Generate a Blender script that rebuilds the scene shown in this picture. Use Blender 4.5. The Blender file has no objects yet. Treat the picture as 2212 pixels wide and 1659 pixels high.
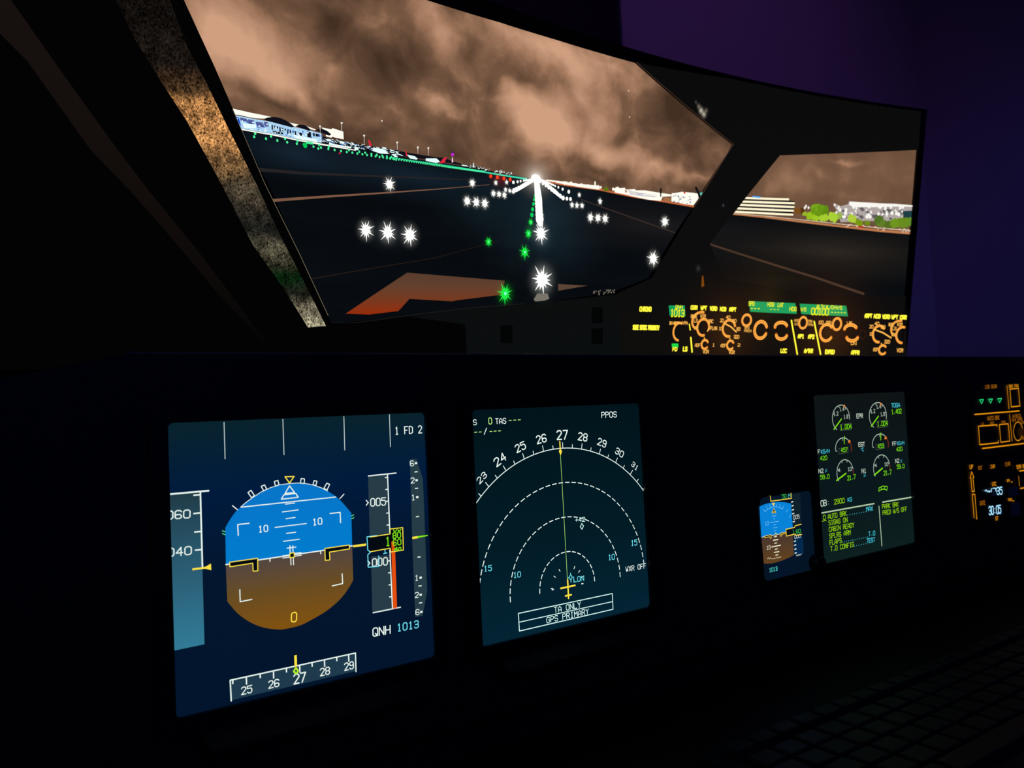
import bpy, bmesh, math, random
from mathutils import Vector, Matrix
from mathutils.geometry import tessellate_polygon

random.seed(7)
SC = bpy.context.scene
COL = SC.collection

# ------------------------------------------------------------------ camera, exposure, lights
Z0 = 1.0                                   # height of the top edge of the instrument displays
CAM_RIGHT = Vector((0.8343459782308006, -0.5491468489540822, -0.04800548816427917))
CAM_DOWN = Vector((-0.01679272943474397, 0.06172524165250773, -0.9979519020379043))
CAM_FWD = Vector((0.5509852927694349, 0.8334432991072289, 0.04227853267366599))
CAM_POS = Vector((-0.0764578747616344, -0.4671647001786278, Z0 - 0.00519990439904563))
FOCAL = 1660.0                             # pixels of a 2212 x 1659 frame
cd = bpy.data.cameras.new('camera')
cd.sensor_fit = 'HORIZONTAL'; cd.sensor_width = 36.0; cd.lens = FOCAL / 2212 * 36
cd.clip_start = 0.01; cd.clip_end = 50
cd.dof.use_dof = True; cd.dof.focus_distance = 0.59; cd.dof.aperture_fstop = 15.0
cam = bpy.data.objects.new('camera', cd); COL.objects.link(cam)
up, back = -CAM_DOWN, -CAM_FWD
cam.matrix_world = Matrix(((CAM_RIGHT.x, up.x, back.x, CAM_POS.x), (CAM_RIGHT.y, up.y, back.y, CAM_POS.y),
                           (CAM_RIGHT.z, up.z, back.z, CAM_POS.z), (0, 0, 0, 1)))
SC.camera = cam
vs = SC.view_settings
vs.view_transform = 'Standard'; vs.look = 'None'; vs.gamma = 1.0; vs.exposure = 0.0
SC.cycles.transparent_max_bounces = 48
w = bpy.data.worlds.new('night'); SC.world = w; w.use_nodes = True
w.node_tree.nodes['Background'].inputs[0].default_value = (0.25, 0.35, 1.0, 1)
w.node_tree.nodes['Background'].inputs[1].default_value = 0.0012


def lamp(name, kind, loc, aim, color, power, size=0.2, angle=100):
    ld = bpy.data.lights.new(name, kind); ld.color = color; ld.energy = power
    if kind == 'AREA': ld.shape = 'RECTANGLE'; ld.size = size; ld.size_y = size * 0.2
    if kind == 'SPOT': ld.spot_size = math.radians(angle); ld.spot_blend = 1.0; ld.shadow_soft_size = size
    o = bpy.data.objects.new(name, ld); COL.objects.link(o); o.location = loc
    o.rotation_euler = (Vector(aim) - Vector(loc)).to_track_quat('-Z', 'Y').to_euler()
    return o


lamp('purple_room_lamp', 'SPOT', (1.0, -0.55, 2.35), (1.40, 0.75, 1.85), (0.50, 0.13, 1.0), 4.0, 0.15, 78)
lamp('blue_room_lamp', 'SPOT', (1.35, -0.9, 2.0), (2.27, 0.05, 1.15), (0.13, 0.13, 1.0), 7.5, 0.15, 72)
lamp('added_blue_panel_fill', 'AREA', (-0.1, -1.7, 1.7), (0.4, 0.0, 0.95), (0.08, 0.2, 1.0), 0.8, 0.6)  # unseen blue fill, added to lift the instrument panel out of black
lamp('added_desk_fill', 'AREA', (0.9, -1.2, 2.3), (0.6, -0.1, 0.75), (0.55, 0.36, 0.8), 0.12, 0.5)  # unseen fill, added so that desk and keyboard show faintly


# ------------------------------------------------------------------ helpers
def lin(c):
    c = c / 255.0
    return c / 12.92 if c <= 0.04045 else ((c + 0.055) / 1.055) ** 2.4


def rgb(c): return (lin(c[0]), lin(c[1]), lin(c[2]), 1.0)


MATS = {}


def new_mat(name):
    m = bpy.data.materials.new(name); m.use_nodes = True
    nt = m.node_tree; nt.nodes.clear()
    out = nt.nodes.new('ShaderNodeOutputMaterial')
    return m, nt, out


def glow(c, k=1.0):
    """light emitting screen or backlight colour"""
    key = ('e', tuple(c), k)
    if key not in MATS:
        m, nt, out = new_mat('lit_%d_%d_%d' % tuple(int(v) for v in c))
        e = nt.nodes.new('ShaderNodeEmission'); e.inputs[0].default_value = rgb(c); e.inputs[1].default_value = k
        nt.links.new(e.outputs[0], out.inputs[0])
        try: m.cycles.emission_sampling = 'NONE'
        except Exception: pass
        MATS[key] = m
    return MATS[key]


def gradient(stops, axis='Y', k=1.0, sample=False):
    key = ('g', tuple(stops), axis, k)
    if key not in MATS:
        m, nt, out = new_mat('lit_gradient')
        uv = nt.nodes.new('ShaderNodeUVMap'); sp = nt.nodes.new('ShaderNodeSeparateXYZ')
        r = nt.nodes.new('ShaderNodeValToRGB'); e = nt.nodes.new('ShaderNodeEmission')
        while len(r.color_ramp.elements) < len(stops): r.color_ramp.elements.new(0.5)
        for el, (p, c) in zip(r.color_ramp.elements, stops): el.position = p; el.color = rgb(c)
        nt.links.new(uv.outputs[0], sp.inputs[0]); nt.links.new(sp.outputs[axis], r.inputs[0])
        nt.links.new(r.outputs[0], e.inputs[0]); e.inputs[1].default_value = k
        nt.links.new(e.outputs[0], out.inputs[0])
        if not sample:
            try: m.cycles.emission_sampling = 'NONE'
            except Exception: pass
        MATS[key] = m
    return MATS[key]


def halo(c, k=1.0):
    """soft additive glow of a bright light in a screen picture"""
    key = ('h', tuple(c), k)
    if key not in MATS:
        m, nt, out = new_mat('halo_%d_%d_%d' % tuple(int(v) for v in c))
        uv = nt.nodes.new('ShaderNodeUVMap'); mp = nt.nodes.new('ShaderNodeMapping')
        mp.inputs['Location'].default_value = (-1, -1, 0); mp.inputs['Scale'].default_value = (2, 2, 1)
        g = nt.nodes.new('ShaderNodeTexGradient'); g.gradient_type = 'QUADRATIC_SPHERE'
        e = nt.nodes.new('ShaderNodeEmission'); e.inputs[0].default_value = rgb(c)
        mu = nt.nodes.new('ShaderNodeMath'); mu.operation = 'MULTIPLY'; mu.inputs[1].default_value = k
        t = nt.nodes.new('ShaderNodeBsdfTransparent'); a = nt.nodes.new('ShaderNodeAddShader')
        L = nt.links.new
        L(uv.outputs[0], mp.inputs[0]); L(mp.outputs[0], g.inputs[0]); pw = nt.nodes.new('ShaderNodeMath'); pw.operation = 'POWER'; pw.inputs[1].default_value = 1.7
        L(g.outputs['Fac'], pw.inputs[0]); L(pw.outputs[0], mu.inputs[0])
        L(mu.outputs[0], e.inputs[1]); L(t.outputs[0], a.inputs[0]); L(e.outputs[0], a.inputs[1])
        L(a.outputs[0], out.inputs[0])
        try: m.cycles.emission_sampling = 'NONE'
        except Exception: pass
        MATS[key] = m
    return MATS[key]


def solid(name, c, rough=0.5, metal=0.0, bump=0.0, scale=300.0, spec=0.5):
    key = ('s', name)
    if key not in MATS:
        m, nt, out = new_mat(name)
        b = nt.nodes.new('ShaderNodeBsdfPrincipled')
        b.inputs['Base Color'].default_value = (*c, 1); b.inputs['Roughness'].default_value = rough
        b.inputs['Metallic'].default_value = metal; b.inputs['Specular IOR Level'].default_value = spec
        tc = nt.nodes.new('ShaderNodeTexCoord'); n = nt.nodes.new('ShaderNodeTexNoise')
        n.inputs['Scale'].default_value = scale; n.inputs['Detail'].default_value = 4
        nt.links.new(tc.outputs['Object'], n.inputs['Vector'])
        r = nt.nodes.new('ShaderNodeMapRange'); r.inputs[3].default_value = max(0.02, rough - 0.06); r.inputs[4].default_value = min(1, rough + 0.06)
        nt.links.new(n.outputs[0], r.inputs[0]); nt.links.new(r.outputs[0], b.inputs['Roughness'])
        if bump:
            bp = nt.nodes.new('ShaderNodeBump'); bp.inputs['Strength'].default_value = bump; bp.inputs['Distance'].default_value = 0.001
            nt.links.new(n.outputs[0], bp.inputs['Height']); nt.links.new(bp.outputs[0], b.inputs['Normal'])
        nt.links.new(b.outputs[0], out.inputs[0]); MATS[key] = m
    return MATS[key]


BLACK = solid('matt_black_panel_paint', (0.018, 0.019, 0.022), 0.6, bump=0.15, scale=900)
BEZEL = solid('black_bezel_plastic', (0.014, 0.015, 0.018), 0.38)
TRIM_SHADOW = solid('trim_shadow_dark', (0.01, 0.01, 0.012), 0.8)  # shade colour of the dark strip beside the door trim
GLASS = solid('dark_display_glass', (0.004, 0.005, 0.007), 0.15)


def empty(name, loc, label, cat, group=None):
    o = bpy.data.objects.new(name, None); COL.objects.link(o); o.location = loc
    o.empty_display_size = 0.05
    o['label'] = label; o['category'] = cat
    if group: o['group'] = group
    return o


def root_of(o):
    while o.parent: o = o.parent
    return o


def link_mesh(name, me, mat, parent, label=None):
    me.materials.append(mat)
    o = bpy.data.objects.new(name, me); COL.objects.link(o)
    if parent: o.parent = parent
    if label: o['label'] = label
    return o


class Solid:
    """collects boxes and profiles, in world coordinates"""
    def __init__(self): self.bm = bmesh.new()

    def box(self, x0, x1, y0, y1, z0, z1, bev=0.0):
        v = [self.bm.verts.new(p) for p in ((x0, y0, z0), (x1, y0, z0), (x1, y1, z0), (x0, y1, z0),
                                            (x0, y0, z1), (x1, y0, z1), (x1, y1, z1), (x0, y1, z1))]
        fs = [self.bm.faces.new([v[i] for i in q]) for q in ((3, 2, 1, 0), (4, 5, 6, 7), (0, 1, 5, 4), (1, 2, 6, 5), (2, 3, 7, 6), (3, 0, 4, 7))]
        if bev:
            es = list({e for f in fs for e in f.edges})
            bmesh.ops.bevel(self.bm, geom=es, offset=bev, segments=2, affect='EDGES', profile=0.6)
        return self

    def prism(self, pts, y0, y1, bev=0.0):
        """outline in the x-z plane (counter clockwise seen from -y) with thickness along y"""
        a = [self.bm.verts.new((p[0], y0, p[1])) for p in pts]; b = [self.bm.verts.new((p[0], y1, p[1])) for p in pts]
        n = len(pts)
        fs = [self.bm.faces.new(a), self.bm.faces.new(b[::-1])]
        for i in range(n): fs.append(self.bm.faces.new((a[(i + 1) % n], a[i], b[i], b[(i + 1) % n])))
        if bev:
            es = [e for e in fs[0].edges]
            bmesh.ops.bevel(self.bm, geom=es, offset=bev, segments=3, affect='EDGES', profile=0.5)
        return self

    def frame(self, outer, inner, y0, y1):
        """flat frame: two outlines with the same number of points"""
        n = len(outer); V = self.bm.verts.new
        of = [V((p[0], y0, p[1])) for p in outer]; inf = [V((p[0], y0, p[1])) for p in inner]
        ob = [V((p[0], y1, p[1])) for p in outer]; ib = [V((p[0], y1, p[1])) for p in inner]
        for i in range(n):
            j = (i + 1) % n
            for q in ((of[i], of[j], inf[j], inf[i]), (ob[j], ob[i], ib[i], ib[j]), (of[j], of[i], ob[i], ob[j]), (inf[i], inf[j], ib[j], ib[i])):
                self.bm.faces.new(q)
        return self

    def cyl(self, c, r0, r1, axis, depth, seg=32, bev=0.0):
        m = Vector((0, 0, 1)).rotation_difference(Vector(axis)).to_matrix().to_4x4()
        m.translation = Vector(c)
        r = bmesh.ops.create_cone(self.bm, cap_ends=True, segments=seg, radius1=r0, radius2=r1, depth=depth, matrix=m)
        if bev:
            fs = {f for v in r['verts'] for f in v.link_faces if len(f.verts) > 4}
            bmesh.ops.bevel(self.bm, geom=list({e for f in fs for e in f.edges}), offset=bev, segments=2, affect='EDGES', profile=0.5)
        return self

    def build(self, name, mat, parent=None, label=None, smooth=False):
        bmesh.ops.recalc_face_normals(self.bm, faces=self.bm.faces)
        if parent:
            L = root_of(parent).location
            bmesh.ops.translate(self.bm, verts=self.bm.verts, vec=-L)
        me = bpy.data.meshes.new(name); self.bm.to_mesh(me); self.bm.free()
        if smooth:
            for p in me.polygons: p.use_smooth = True
        return link_mesh(name, me, mat, parent, label)


def rounded(x0, x1, z0, z1, r, n=5):
    pts = []
    for cx, cz, a0 in ((x1 - r, z0 + r, -90), (x1 - r, z1 - r, 0), (x0 + r, z1 - r, 90), (x0 + r, z0 + r, 180)):
        for i in range(n + 1):
            a = math.radians(a0 + 90 * i / n); pts.append((cx + r * math.cos(a), cz + r * math.sin(a)))
    return pts


# ------------------------------------------------------------------ where points of the photograph lie in the room
def ray(px, py): return CAM_RIGHT * ((px - 1106) / FOCAL) + CAM_DOWN * ((py - 829.5) / FOCAL) + CAM_FWD


def on_panel(px, py):                      # instrument panel: the plane y = 0; gives (x, height)
    d = ray(px, py); t = -CAM_POS.y / d.y
    return (CAM_POS.x + t * d.x, CAM_POS.z + t * d.z)


MON_M = Matrix(((0.9806239828917914, 0.1927561833945623, -0.03495222368607556),
                (-0.19589947467372035, 0.9648894495619249, -0.1749621271779866),
                (0.0, 0.17841918026727793, 0.9839545701467891)))
MON_A = Vector((0.6799626688597955, -1.5176295566736986, 0.12217262248583524 + Z0))
MON_R = 1.736305483979432                  # the monitor is a 1.7 m radius curve, leaning 10 degrees forward


def on_monitor(px, py):                    # curved screen: (arc length, height down from its top edge)
    d = MON_M.transposed() @ ray(px, py); c = MON_M.transposed() @ (CAM_POS - MON_A)
    a = d.x ** 2 + d.y ** 2; b = c.x * d.x + c.y * d.y; k = c.x ** 2 + c.y ** 2 - MON_R ** 2
    t = (-b + math.sqrt(b * b - a * k)) / a; q = c + d * t
    return (MON_R * math.atan2(q.x, q.y), q.z)


def monitor_point(s, h, lift=0.0):
    th = s / MON_R
    return MON_A + MON_M @ Vector(((MON_R - lift) * math.sin(th), (MON_R - lift) * math.cos(th), h))


def crop(x0, y0, k, surf): return lambda x, y: surf(x0 + x / k, y0 + y / k)


ID_P = crop(0, 0, 1, on_panel)
ID_M = crop(0, 0, 1, on_monitor)

G = {'0': '10 01 05 16 36 45 41 30 10', '1': '15 26 20;10 30', '2': '05 16 36 45 44 00 40',
     '3': '05 16 36 45 44 33 13;33 42 41 30 10 01', '4': '30 36 02 42', '5': '46 06 04 34 43 41 30 10 01',
     '6': '45 36 16 05 01 10 30 41 42 33 13 02', '7': '06 46 10', '8': '13 04 05 16 36 45 44 33 13 02 01 10 30 41 42 33',
     '9': '01 10 30 41 45 36 16 05 04 13 33 44', 'A': '00 04 26 44 40;02 42', 'B': '00 06 36 45 44 33 03;33 42 41 30 00',
     'C': '45 36 16 05 01 10 30 41', 'D': '00 06 26 45 41 20 00', 'E': '46 06 00 40;03 33', 'F': '46 06 00;03 33',
     'G': '45 36 16 05 01 10 30 41 43 23', 'H': '00 06;40 46;03 43', 'I': '10 30;20 26;16 36', 'K': '00 06;46 03 40',
     'L': '06 00 40', 'M': '00 06 23 46 40', 'N': '00 06 40 46', 'O': '10 01 05 16 36 45 41 30 10', 'P': '00 06 36 45 44 33 03',
     'Q': '10 01 05 16 36 45 41 30 10;22 40', 'R': '00 06 36 45 44 33 03;23 40', 'S': '45 36 16 05 04 13 33 42 41 30 10 01',
     'T': '06 46;20 26', 'U': '06 01 10 30 41 46', 'V': '06 20 46', 'W': '06 10 23 30 46', 'X': '00 46;06 40',
     'Y': '06 23 46;23 20', 'Z': '06 46 00 40', '-': '13 33', '.': '20 21', ':': '21 21;24 24', '/': '00 46', '+': '03 43;21 25',
     '%': '00 46;05 15;31 41', '>': '15 33 11', 'o': '14 15 25 24 14', ')': '16 36 45 41 30 10', ' ': ''}


class Pen:
    """draws flat strokes, fills and lettering on a display surface"""
    def __init__(self, surf, layer):
        self.mon = surf == 'monitor'; self.lift = (0.00025 if self.mon else 0.00012) * layer
        self.v = []; self.f = []; self.uv = []

    def world(self, p):
        if self.mon: return monitor_point(p[0], p[1], self.lift)
        return Vector((p[0], -self.lift, p[1]))

    def add(self, pts, uvs=None):
        i = len(self.v); self.v += [tuple(p) for p in pts]; self.f.append(tuple(range(i, i + len(pts))))
        self.uv.append(uvs)

    def tri(self, t):                      # curved screen: slice into narrow strips so that it follows the curve
        if not self.mon: self.add(t); return
        lo = min(p[0] for p in t); hi = max(p[0] for p in t); n = max(1, int((hi - lo) / 0.012))
        if n == 1: self.add(t); return
        for k in range(n):
            a = lo + (hi - lo) * k / n; b = lo + (hi - lo) * (k + 1) / n
            q = self.clip(self.clip(t, a, 1), b, -1)
            if len(q) >= 3: self.add(q)

    @staticmethod
    def clip(poly, x, sgn):
        out = []
        for i in range(len(poly)):
            p, q = poly[i - 1], poly[i]
            ip, iq = (p[0] - x) * sgn >= -1e-9, (q[0] - x) * sgn >= -1e-9
            if ip != iq:
                t = (x - p[0]) / (q[0] - p[0]); out.append((x, p[1] + t * (q[1] - p[1])))
            if iq: out.append(q)
        return out

    def fill(self, pts):
        for t in tessellate_polygon([[Vector((p[0], p[1], 0)) for p in pts]]):
            self.tri([pts[i] for i in t])
        return self

    def poly(self, c, *pts): return self.fill([c(*p) for p in pts])

    def quad_uv(self, pts, uvs): self.add(pts, uvs); return self

    def disc(self, p, r, n=14, sx=1.0):
        self.add([(p[0] + r * sx * math.cos(2 * math.pi * i / n), p[1] + r * math.sin(2 * math.pi * i / n)) for i in range(n)]); return self

    def spot(self, p, r, sx=1.0):          # square carrying a radial glow
        self.add([(p[0] - r * sx, p[1] - r), (p[0] + r * sx, p[1] - r), (p[0] + r * sx, p[1] + r), (p[0] - r * sx, p[1] + r)],
                 [(0, 0), (1, 0), (1, 1), (0, 1)]); return self

    def path(self, pts, w, closed=False, caps=True):
        h = w / 2; n = len(pts)
        for i in range(n if closed else n - 1):
            a, b = pts[i], pts[(i + 1) % n]; dx, dy = b[0] - a[0], b[1] - a[1]; l = math.hypot(dx, dy)
            if l < 1e-9:
                self.disc(a, h, 8); continue
            nx, ny = -dy / l * h, dx / l * h
            q = [(a[0] - nx, a[1] - ny), (b[0] - nx, b[1] - ny), (b[0] + nx, b[1] + ny), (a[0] + nx, a[1] + ny)]
            if self.mon and l > 0.012: self.tri(q[:3]); self.tri([q[0], q[2], q[3]])
            else: self.add(q)
        for i, p in enumerate(pts):
            if caps or closed or 0 < i < n - 1: self.disc(p, h, 8)
        return self

    def line(self, c, pts, w, closed=False, caps=True):
        a = c(*pts[0]); b = c(pts[0][0], pts[0][1] + w)
        return self.path([c(*p) for p in pts], math.hypot(a[0] - b[0], a[1] - b[1]), closed, caps)

    def taper(self, c, pts, w0, w1):
        P = [c(*p) for p in pts]; a = c(*pts[0]); b = c(pts[0][0], pts[0][1] + 1); u = math.hypot(a[0] - b[0], a[1] - b[1])
        n = len(P) - 1
        for i in range(n):
            for sgn in (1,):
                h0 = u * (w0 + (w1 - w0) * i / n) / 2; h1 = u * (w0 + (w1 - w0) * (i + 1) / n) / 2
                a, b = P[i], P[i + 1]; dx, dy = b[0] - a[0], b[1] - a[1]; l = math.hypot(dx, dy); nx, ny = -dy / l, dx / l
                self.fill([(a[0] - nx * h0, a[1] - ny * h0), (b[0] - nx * h1, b[1] - ny * h1), (b[0] + nx * h1, b[1] + ny * h1), (a[0] + nx * h0, a[1] + ny * h0)])
        return self

    def text(self, c, s, l, r, h, w=0.13, gap=0.34):
        """lettering from baseline point l to baseline point r (both in crop pixels), h crop pixels tall"""
        L, R, T = c(*l), c(*r), c(l[0], l[1] - h)
        ex = (R[0] - L[0], R[1] - L[1]); W = math.hypot(*ex); ex = (ex[0] / W, ex[1] / W); ey = (-ex[1], ex[0])
        H = abs((T[0] - L[0]) * ey[0] + (T[1] - L[1]) * ey[1]); cell = W / (len(s) - gap); cw = cell * (1 - gap)
        for i, ch in enumerate(s):
            for pl in G.get(ch, '').split(';'):
                pts = []
                for t in pl.split():
                    x = i * cell + cw * int(t[0]) / 4; y = H * int(t[1]) / 6
                    pts.append((L[0] + ex[0] * x + ey[0] * y, L[1] + ex[1] * x + ey[1] * y))
                if pts: self.path(pts, H * w)
        return self

    def arc(self, cen, r, a0, a1, w, n=40, dash=None, sx=1.0):
        P = [(cen[0] + sx * r * math.cos(a0 + (a1 - a0) * i / n), cen[1] + r * math.sin(a0 + (a1 - a0) * i / n)) for i in range(n + 1)]
        if not dash: return self.path(P, w)
        for k in range(dash):
            A = a0 + (a1 - a0) * (k + 0.2) / dash; B = a0 + (a1 - a0) * (k + 0.8) / dash
            self.path([(cen[0] + sx * r * math.cos(A + (B - A) * i / 4), cen[1] + r * math.sin(A + (B - A) * i / 4)) for i in range(5)], w)
        return self

    def build(self, name, mat, parent, label=None, raw_uv=False, kind=None):
        L = root_of(parent).location
        me = bpy.data.meshes.new(name)
        me.from_pydata([self.world(p) + (Vector((0, 0, 0)) if self.mon else Vector((0, 0, 0))) - L for p in self.v], [], self.f)
        uvl = me.uv_layers.new(name='UVMap')
        xs = [p[0] for p in self.v]; ys = [p[1] for p in self.v]
        x0, x1, y0, y1 = min(xs), max(xs), min(ys), max(ys)
        for fi, poly in enumerate(me.polygons):
            cu = self.uv[fi]
            for k, li in enumerate(poly.loop_indices):
                p = self.v[me.loops[li].vertex_index]
                if cu: uvl.data[li].uv = cu[k]
                elif raw_uv: uvl.data[li].uv = (p[0], p[1])
                else: uvl.data[li].uv = ((p[0] - x0) / max(1e-6, x1 - x0), (p[1] - y0) / max(1e-6, y1 - y0))
        o = link_mesh(name, me, mat, parent, label)
        if kind: o['kind'] = kind
        return o


WHITE = glow((232, 246, 240)); YEL = glow((250, 225, 70)); CYAN = glow((110, 225, 240)); GRN = glow((130, 230, 20)); BLK = glow((3, 10, 18))

# ------------------------------------------------------------------ the room
def struct(name, s, mat):
    o = s.build(name, mat); o['kind'] = 'structure'; return o


PAINT = solid('wall_paint', (0.55, 0.54, 0.56), 0.85, bump=0.05, scale=120)
struct('floor', Solid().box(-2.2, 2.27, -2.6, 0.75, -0.05, 0.0), solid('dark_carpet', (0.05, 0.045, 0.045), 0.95, bump=0.6, scale=500))
struct('wall_back', Solid().box(-2.2, 2.37, 0.75, 0.85, 0.0, 2.6), PAINT)
struct('wall_right', Solid().box(2.27, 2.37, -2.6, 0.75, 0.0, 2.6), PAINT)
struct('baseboard_back', Solid().box(1.09, 2.27, 0.735, 0.75, 0.0, 0.09, 0.003), PAINT)
dr = struct('door_1', Solid().box(0.22, 1.028, 0.725, 0.75, 0.0, 2.04, 0.003), solid('dark_door', (0.012, 0.012, 0.014), 0.45))
hd = Solid().cyl((0.93, 0.70, 1.02), 0.010, 0.010, (0, 1, 0), 0.05).box(0.83, 0.94, 0.672, 0.686, 1.01, 1.03, 0.004)
hd.build('door_handle', solid('dull_metal', (0.3, 0.3, 0.32), 0.35, 1.0), dr)
tr = Solid().box(1.028, 1.078, 0.715, 0.75, 0.0, 2.09, 0.004).box(0.172, 0.222, 0.715, 0.75, 0.0, 2.09, 0.004).box(0.222, 1.028, 0.715, 0.75, 2.04, 2.09, 0.004)
struct('trim_1', tr, PAINT)
struct('trim_shadow_gap', Solid().box(1.078, 1.084, 0.735, 0.75, 0.0, 2.1), TRIM_SHADOW)  # dark strip standing in for the shadow gap at the trim's outer edge

# ------------------------------------------------------------------ desk and keyboard
DT = 0.75
desk = empty('desk', (0.6, -0.05, 0), 'dark desk carrying the black instrument panel, curved monitor and keyboard', 'desk')
DM = solid('dark_desk_top', (0.035, 0.026, 0.02), 0.55, scale=40)
Solid().box(-0.75, 1.95, -0.46, 0.55, DT - 0.03, DT, 0.003).build('desktop', DM, desk)
for x in (-0.70, 1.85):
    for y in (-0.41, 0.45):
        Solid().box(x, x + 0.05, y, y + 0.05, 0.0, DT - 0.03, 0.003).build('leg', DM, desk)

kb = empty('keyboard', (0.55, -0.16, DT), 'black computer keyboard lying on the desk below the engine display', 'keyboard')
KM = solid('black_key_plastic', (0.03, 0.03, 0.034), 0.5); KB = solid('keyboard_case_plastic', (0.02, 0.02, 0.023), 0.6)
Solid().box(0.305, 0.755, -0.235, -0.092, DT, DT + 0.014, 0.003).build('case', KB, kb)
rows = [(-0.109, 0.013, 18), (-0.132, 0.0165, 18), (-0.151, 0.0165, 18), (-0.170, 0.0165, 17), (-0.189, 0.0165, 17)]
for y, d, n in rows:
    p = 0.43 / n
    for i in range(n):
        x = 0.315 + p * (i + 0.5); q = p * 0.42
        Solid().box(x - q, x + q, y - d / 2, y + d / 2, DT + 0.012, DT + 0.020, 0.0015).build('key', KM, kb)
x = 0.315
for wd in (0.028, 0.026, 0.026, 0.15, 0.026, 0.026, 0.03, 0.026, 0.026, 0.052):
    Solid().box(x + 0.001, x + wd - 0.001, -0.217, -0.2, DT + 0.012, DT + 0.020, 0.0015).build('key', KM, kb); x += wd + 0.0015

# ------------------------------------------------------------------ main instrument panel
PF = 0.004                                 # its front face
panel = empty('main_instrument_panel', (0.6, 0.02, DT), 'long matt black instrument panel holding the lit cockpit displays below the curved monitor', 'instrument panel')
ZT, ZB = Z0 + 0.0398, Z0 - 0.216
outline = [(-0.42, ZB), (1.62, ZB), (1.62, ZT), (-0.021, ZT), (-0.078, Z0 + 0.027), (-0.42, Z0 - 0.048)]
Solid().prism(outline, PF, 0.026, 0.0016).build('panel_face', BLACK, panel)
Solid().box(-0.38, 1.58, 0.03, 0.05, DT, ZB + 0.03, 0.002).box(-0.38, 1.58, 0.026, 0.05, ZB + 0.005, ZB + 0.03).build('lower_support', BLACK, panel)
tr2 = Solid().box(-0.02, 1.62, PF - 0.0006, 0.012, ZT - 0.0004, ZT + 0.0012, 0.0005); tr2.build('top_edge_highlight', solid('edge_highlight_grey', (0.20, 0.19, 0.185), 0.35), panel)  # lighter grey strip painted in for the highlight along the panel's top edge
for x in (-0.04, 0.182, 0.385, 0.49, 0.77, 0.84):
    for z in (Z0 + 0.03, ZB + 0.014):
        Solid().cyl((x, PF - 0.0008, z), 0.0032, 0.0028, (0, -1, 0), 0.002, 16).build('screw', BEZEL, panel)


def bezel_opening(x0, x1, z0, z1, pro):
    k = pro / 0.467
    return (x0 - k * (x0 + 0.0765), x1 + 0.0012, z0 - k * (Z0 - z0), z1 + 0.0006)


def display(name, corners, label, cat, lip=True, pro=0.003, base=None):
    """a square display unit: bezel on the panel, glass screen; corners are photo points TL, TR, BR, BL"""
    P = [on_panel(*c) for c in corners]
    x0 = (P[0][0] + P[3][0]) / 2; x1 = (P[1][0] + P[2][0]) / 2; z1 = (P[0][1] + P[1][1]) / 2; z0 = (P[2][1] + P[3][1]) / 2
    root = empty(name, ((x0 + x1) / 2, PF, z0 - 0.012), label, cat)
    a, b, c, d = bezel_opening(x0, x1, z0, z1, pro)
    inner = rounded(a, b, c, d, 0.003); outer = rounded(a - 0.010, b + 0.010, c - 0.010, d + 0.008, 0.006)
    s = Solid().frame(outer, inner, -pro, PF)
    s.build('bezel', BEZEL, root)
    if lip:
        q = Solid(); bm = q.bm
        xa, xb, zt = a + 0.012, b - 0.004, c - 0.0102
        V = [bm.verts.new(p) for p in ((xa, -pro, zt), (xb, -pro, zt), (xb - .004, -0.013, zt - 0.008), (xa + .004, -0.013, zt - 0.008),
                                       (xa + .004, -0.013, zt - 0.012), (xb - .004, -0.013, zt - 0.012), (xb, PF, zt - 0.012), (xa, PF, zt - 0.012), (xb, PF, zt), (xa, PF, zt))]
        for f in ((0, 1, 2, 3), (3, 2, 5, 4), (4, 5, 6, 7), (9, 8, 1, 0), (7, 6, 8, 9), (0, 3, 4, 7, 9), (1, 8, 6, 5, 2)): bm.faces.new([V[i] for i in f])
        q.build('lower_lip', BEZEL, root)
    scr = Solid().box(a - 0.002, b + 0.002, 0.0, PF, c - 0.002, d + 0.002).build('screen', GLASS, root)
    pen = Pen('panel', 1); pen.fill([(a - 0.001, c - 0.001), (b + 0.001, c - 0.001), (b + 0.001, d + 0.001), (a - 0.001, d + 0.001)])
    pen.build('screen_background', base, scr)
    return root, scr


# ---- primary flight display
c1 = crop(340, 860, 2212 / 620, on_panel); c2 = crop(340, 1160, 2212 / 620, on_panel)
pfd, S = display('primary_flight_display', ((365.8, 917.5), (915, 892.2), (931.4, 1417.8), (377.8, 1545.4)),
                 'large square display with blue and brown artificial horizon between speed and altitude tapes', 'flight display',
                 base=gradient(((0.0, (2, 21, 44)), (0.45, (3, 22, 46)), (0.75, (1, 27, 62)), (1.0, (9, 35, 44)))))
sky = [(527, 1283), (523, 1000), (545, 960), (580, 905), (615, 862), (640, 840), (680, 805), (730, 768), (800, 722), (870, 690), (940, 668),
       (1017, 658), (1080, 654), (1140, 658), (1200, 670), (1260, 690), (1320, 722), (1380, 762), (1420, 800), (1455, 840), (1493, 885), (1500, 1137)]
gnd = [(527, 213), (1500, 67), (1508, 330), (1490, 365), (1440, 440), (1380, 505), (1300, 570), (1200, 630), (1100, 680), (1000, 705), (940, 712), (860, 705),
       (780, 685), (700, 648), (620, 590), (570, 535), (538, 495)]


def rounder(P, i0, i1):
    """smooth curve through the points i0 .. i1 of an outline"""
    out = list(P[:i0])
    for i in range(i0, i1):
        a, b, c, d = P[max(i0, i - 1)], P[i], P[i + 1], P[min(i1, i + 2)]
        for k in range(4):
            t = k / 4; out.append(tuple(0.5 * (2 * b[m] + (c[m] - a[m]) * t + (2 * a[m] - 5 * b[m] + 4 * c[m] - d[m]) * t * t + (3 * b[m] - a[m] - 3 * c[m] + d[m]) * t ** 3) for m in (0, 1)))
    return out + list(P[i1:])


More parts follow.
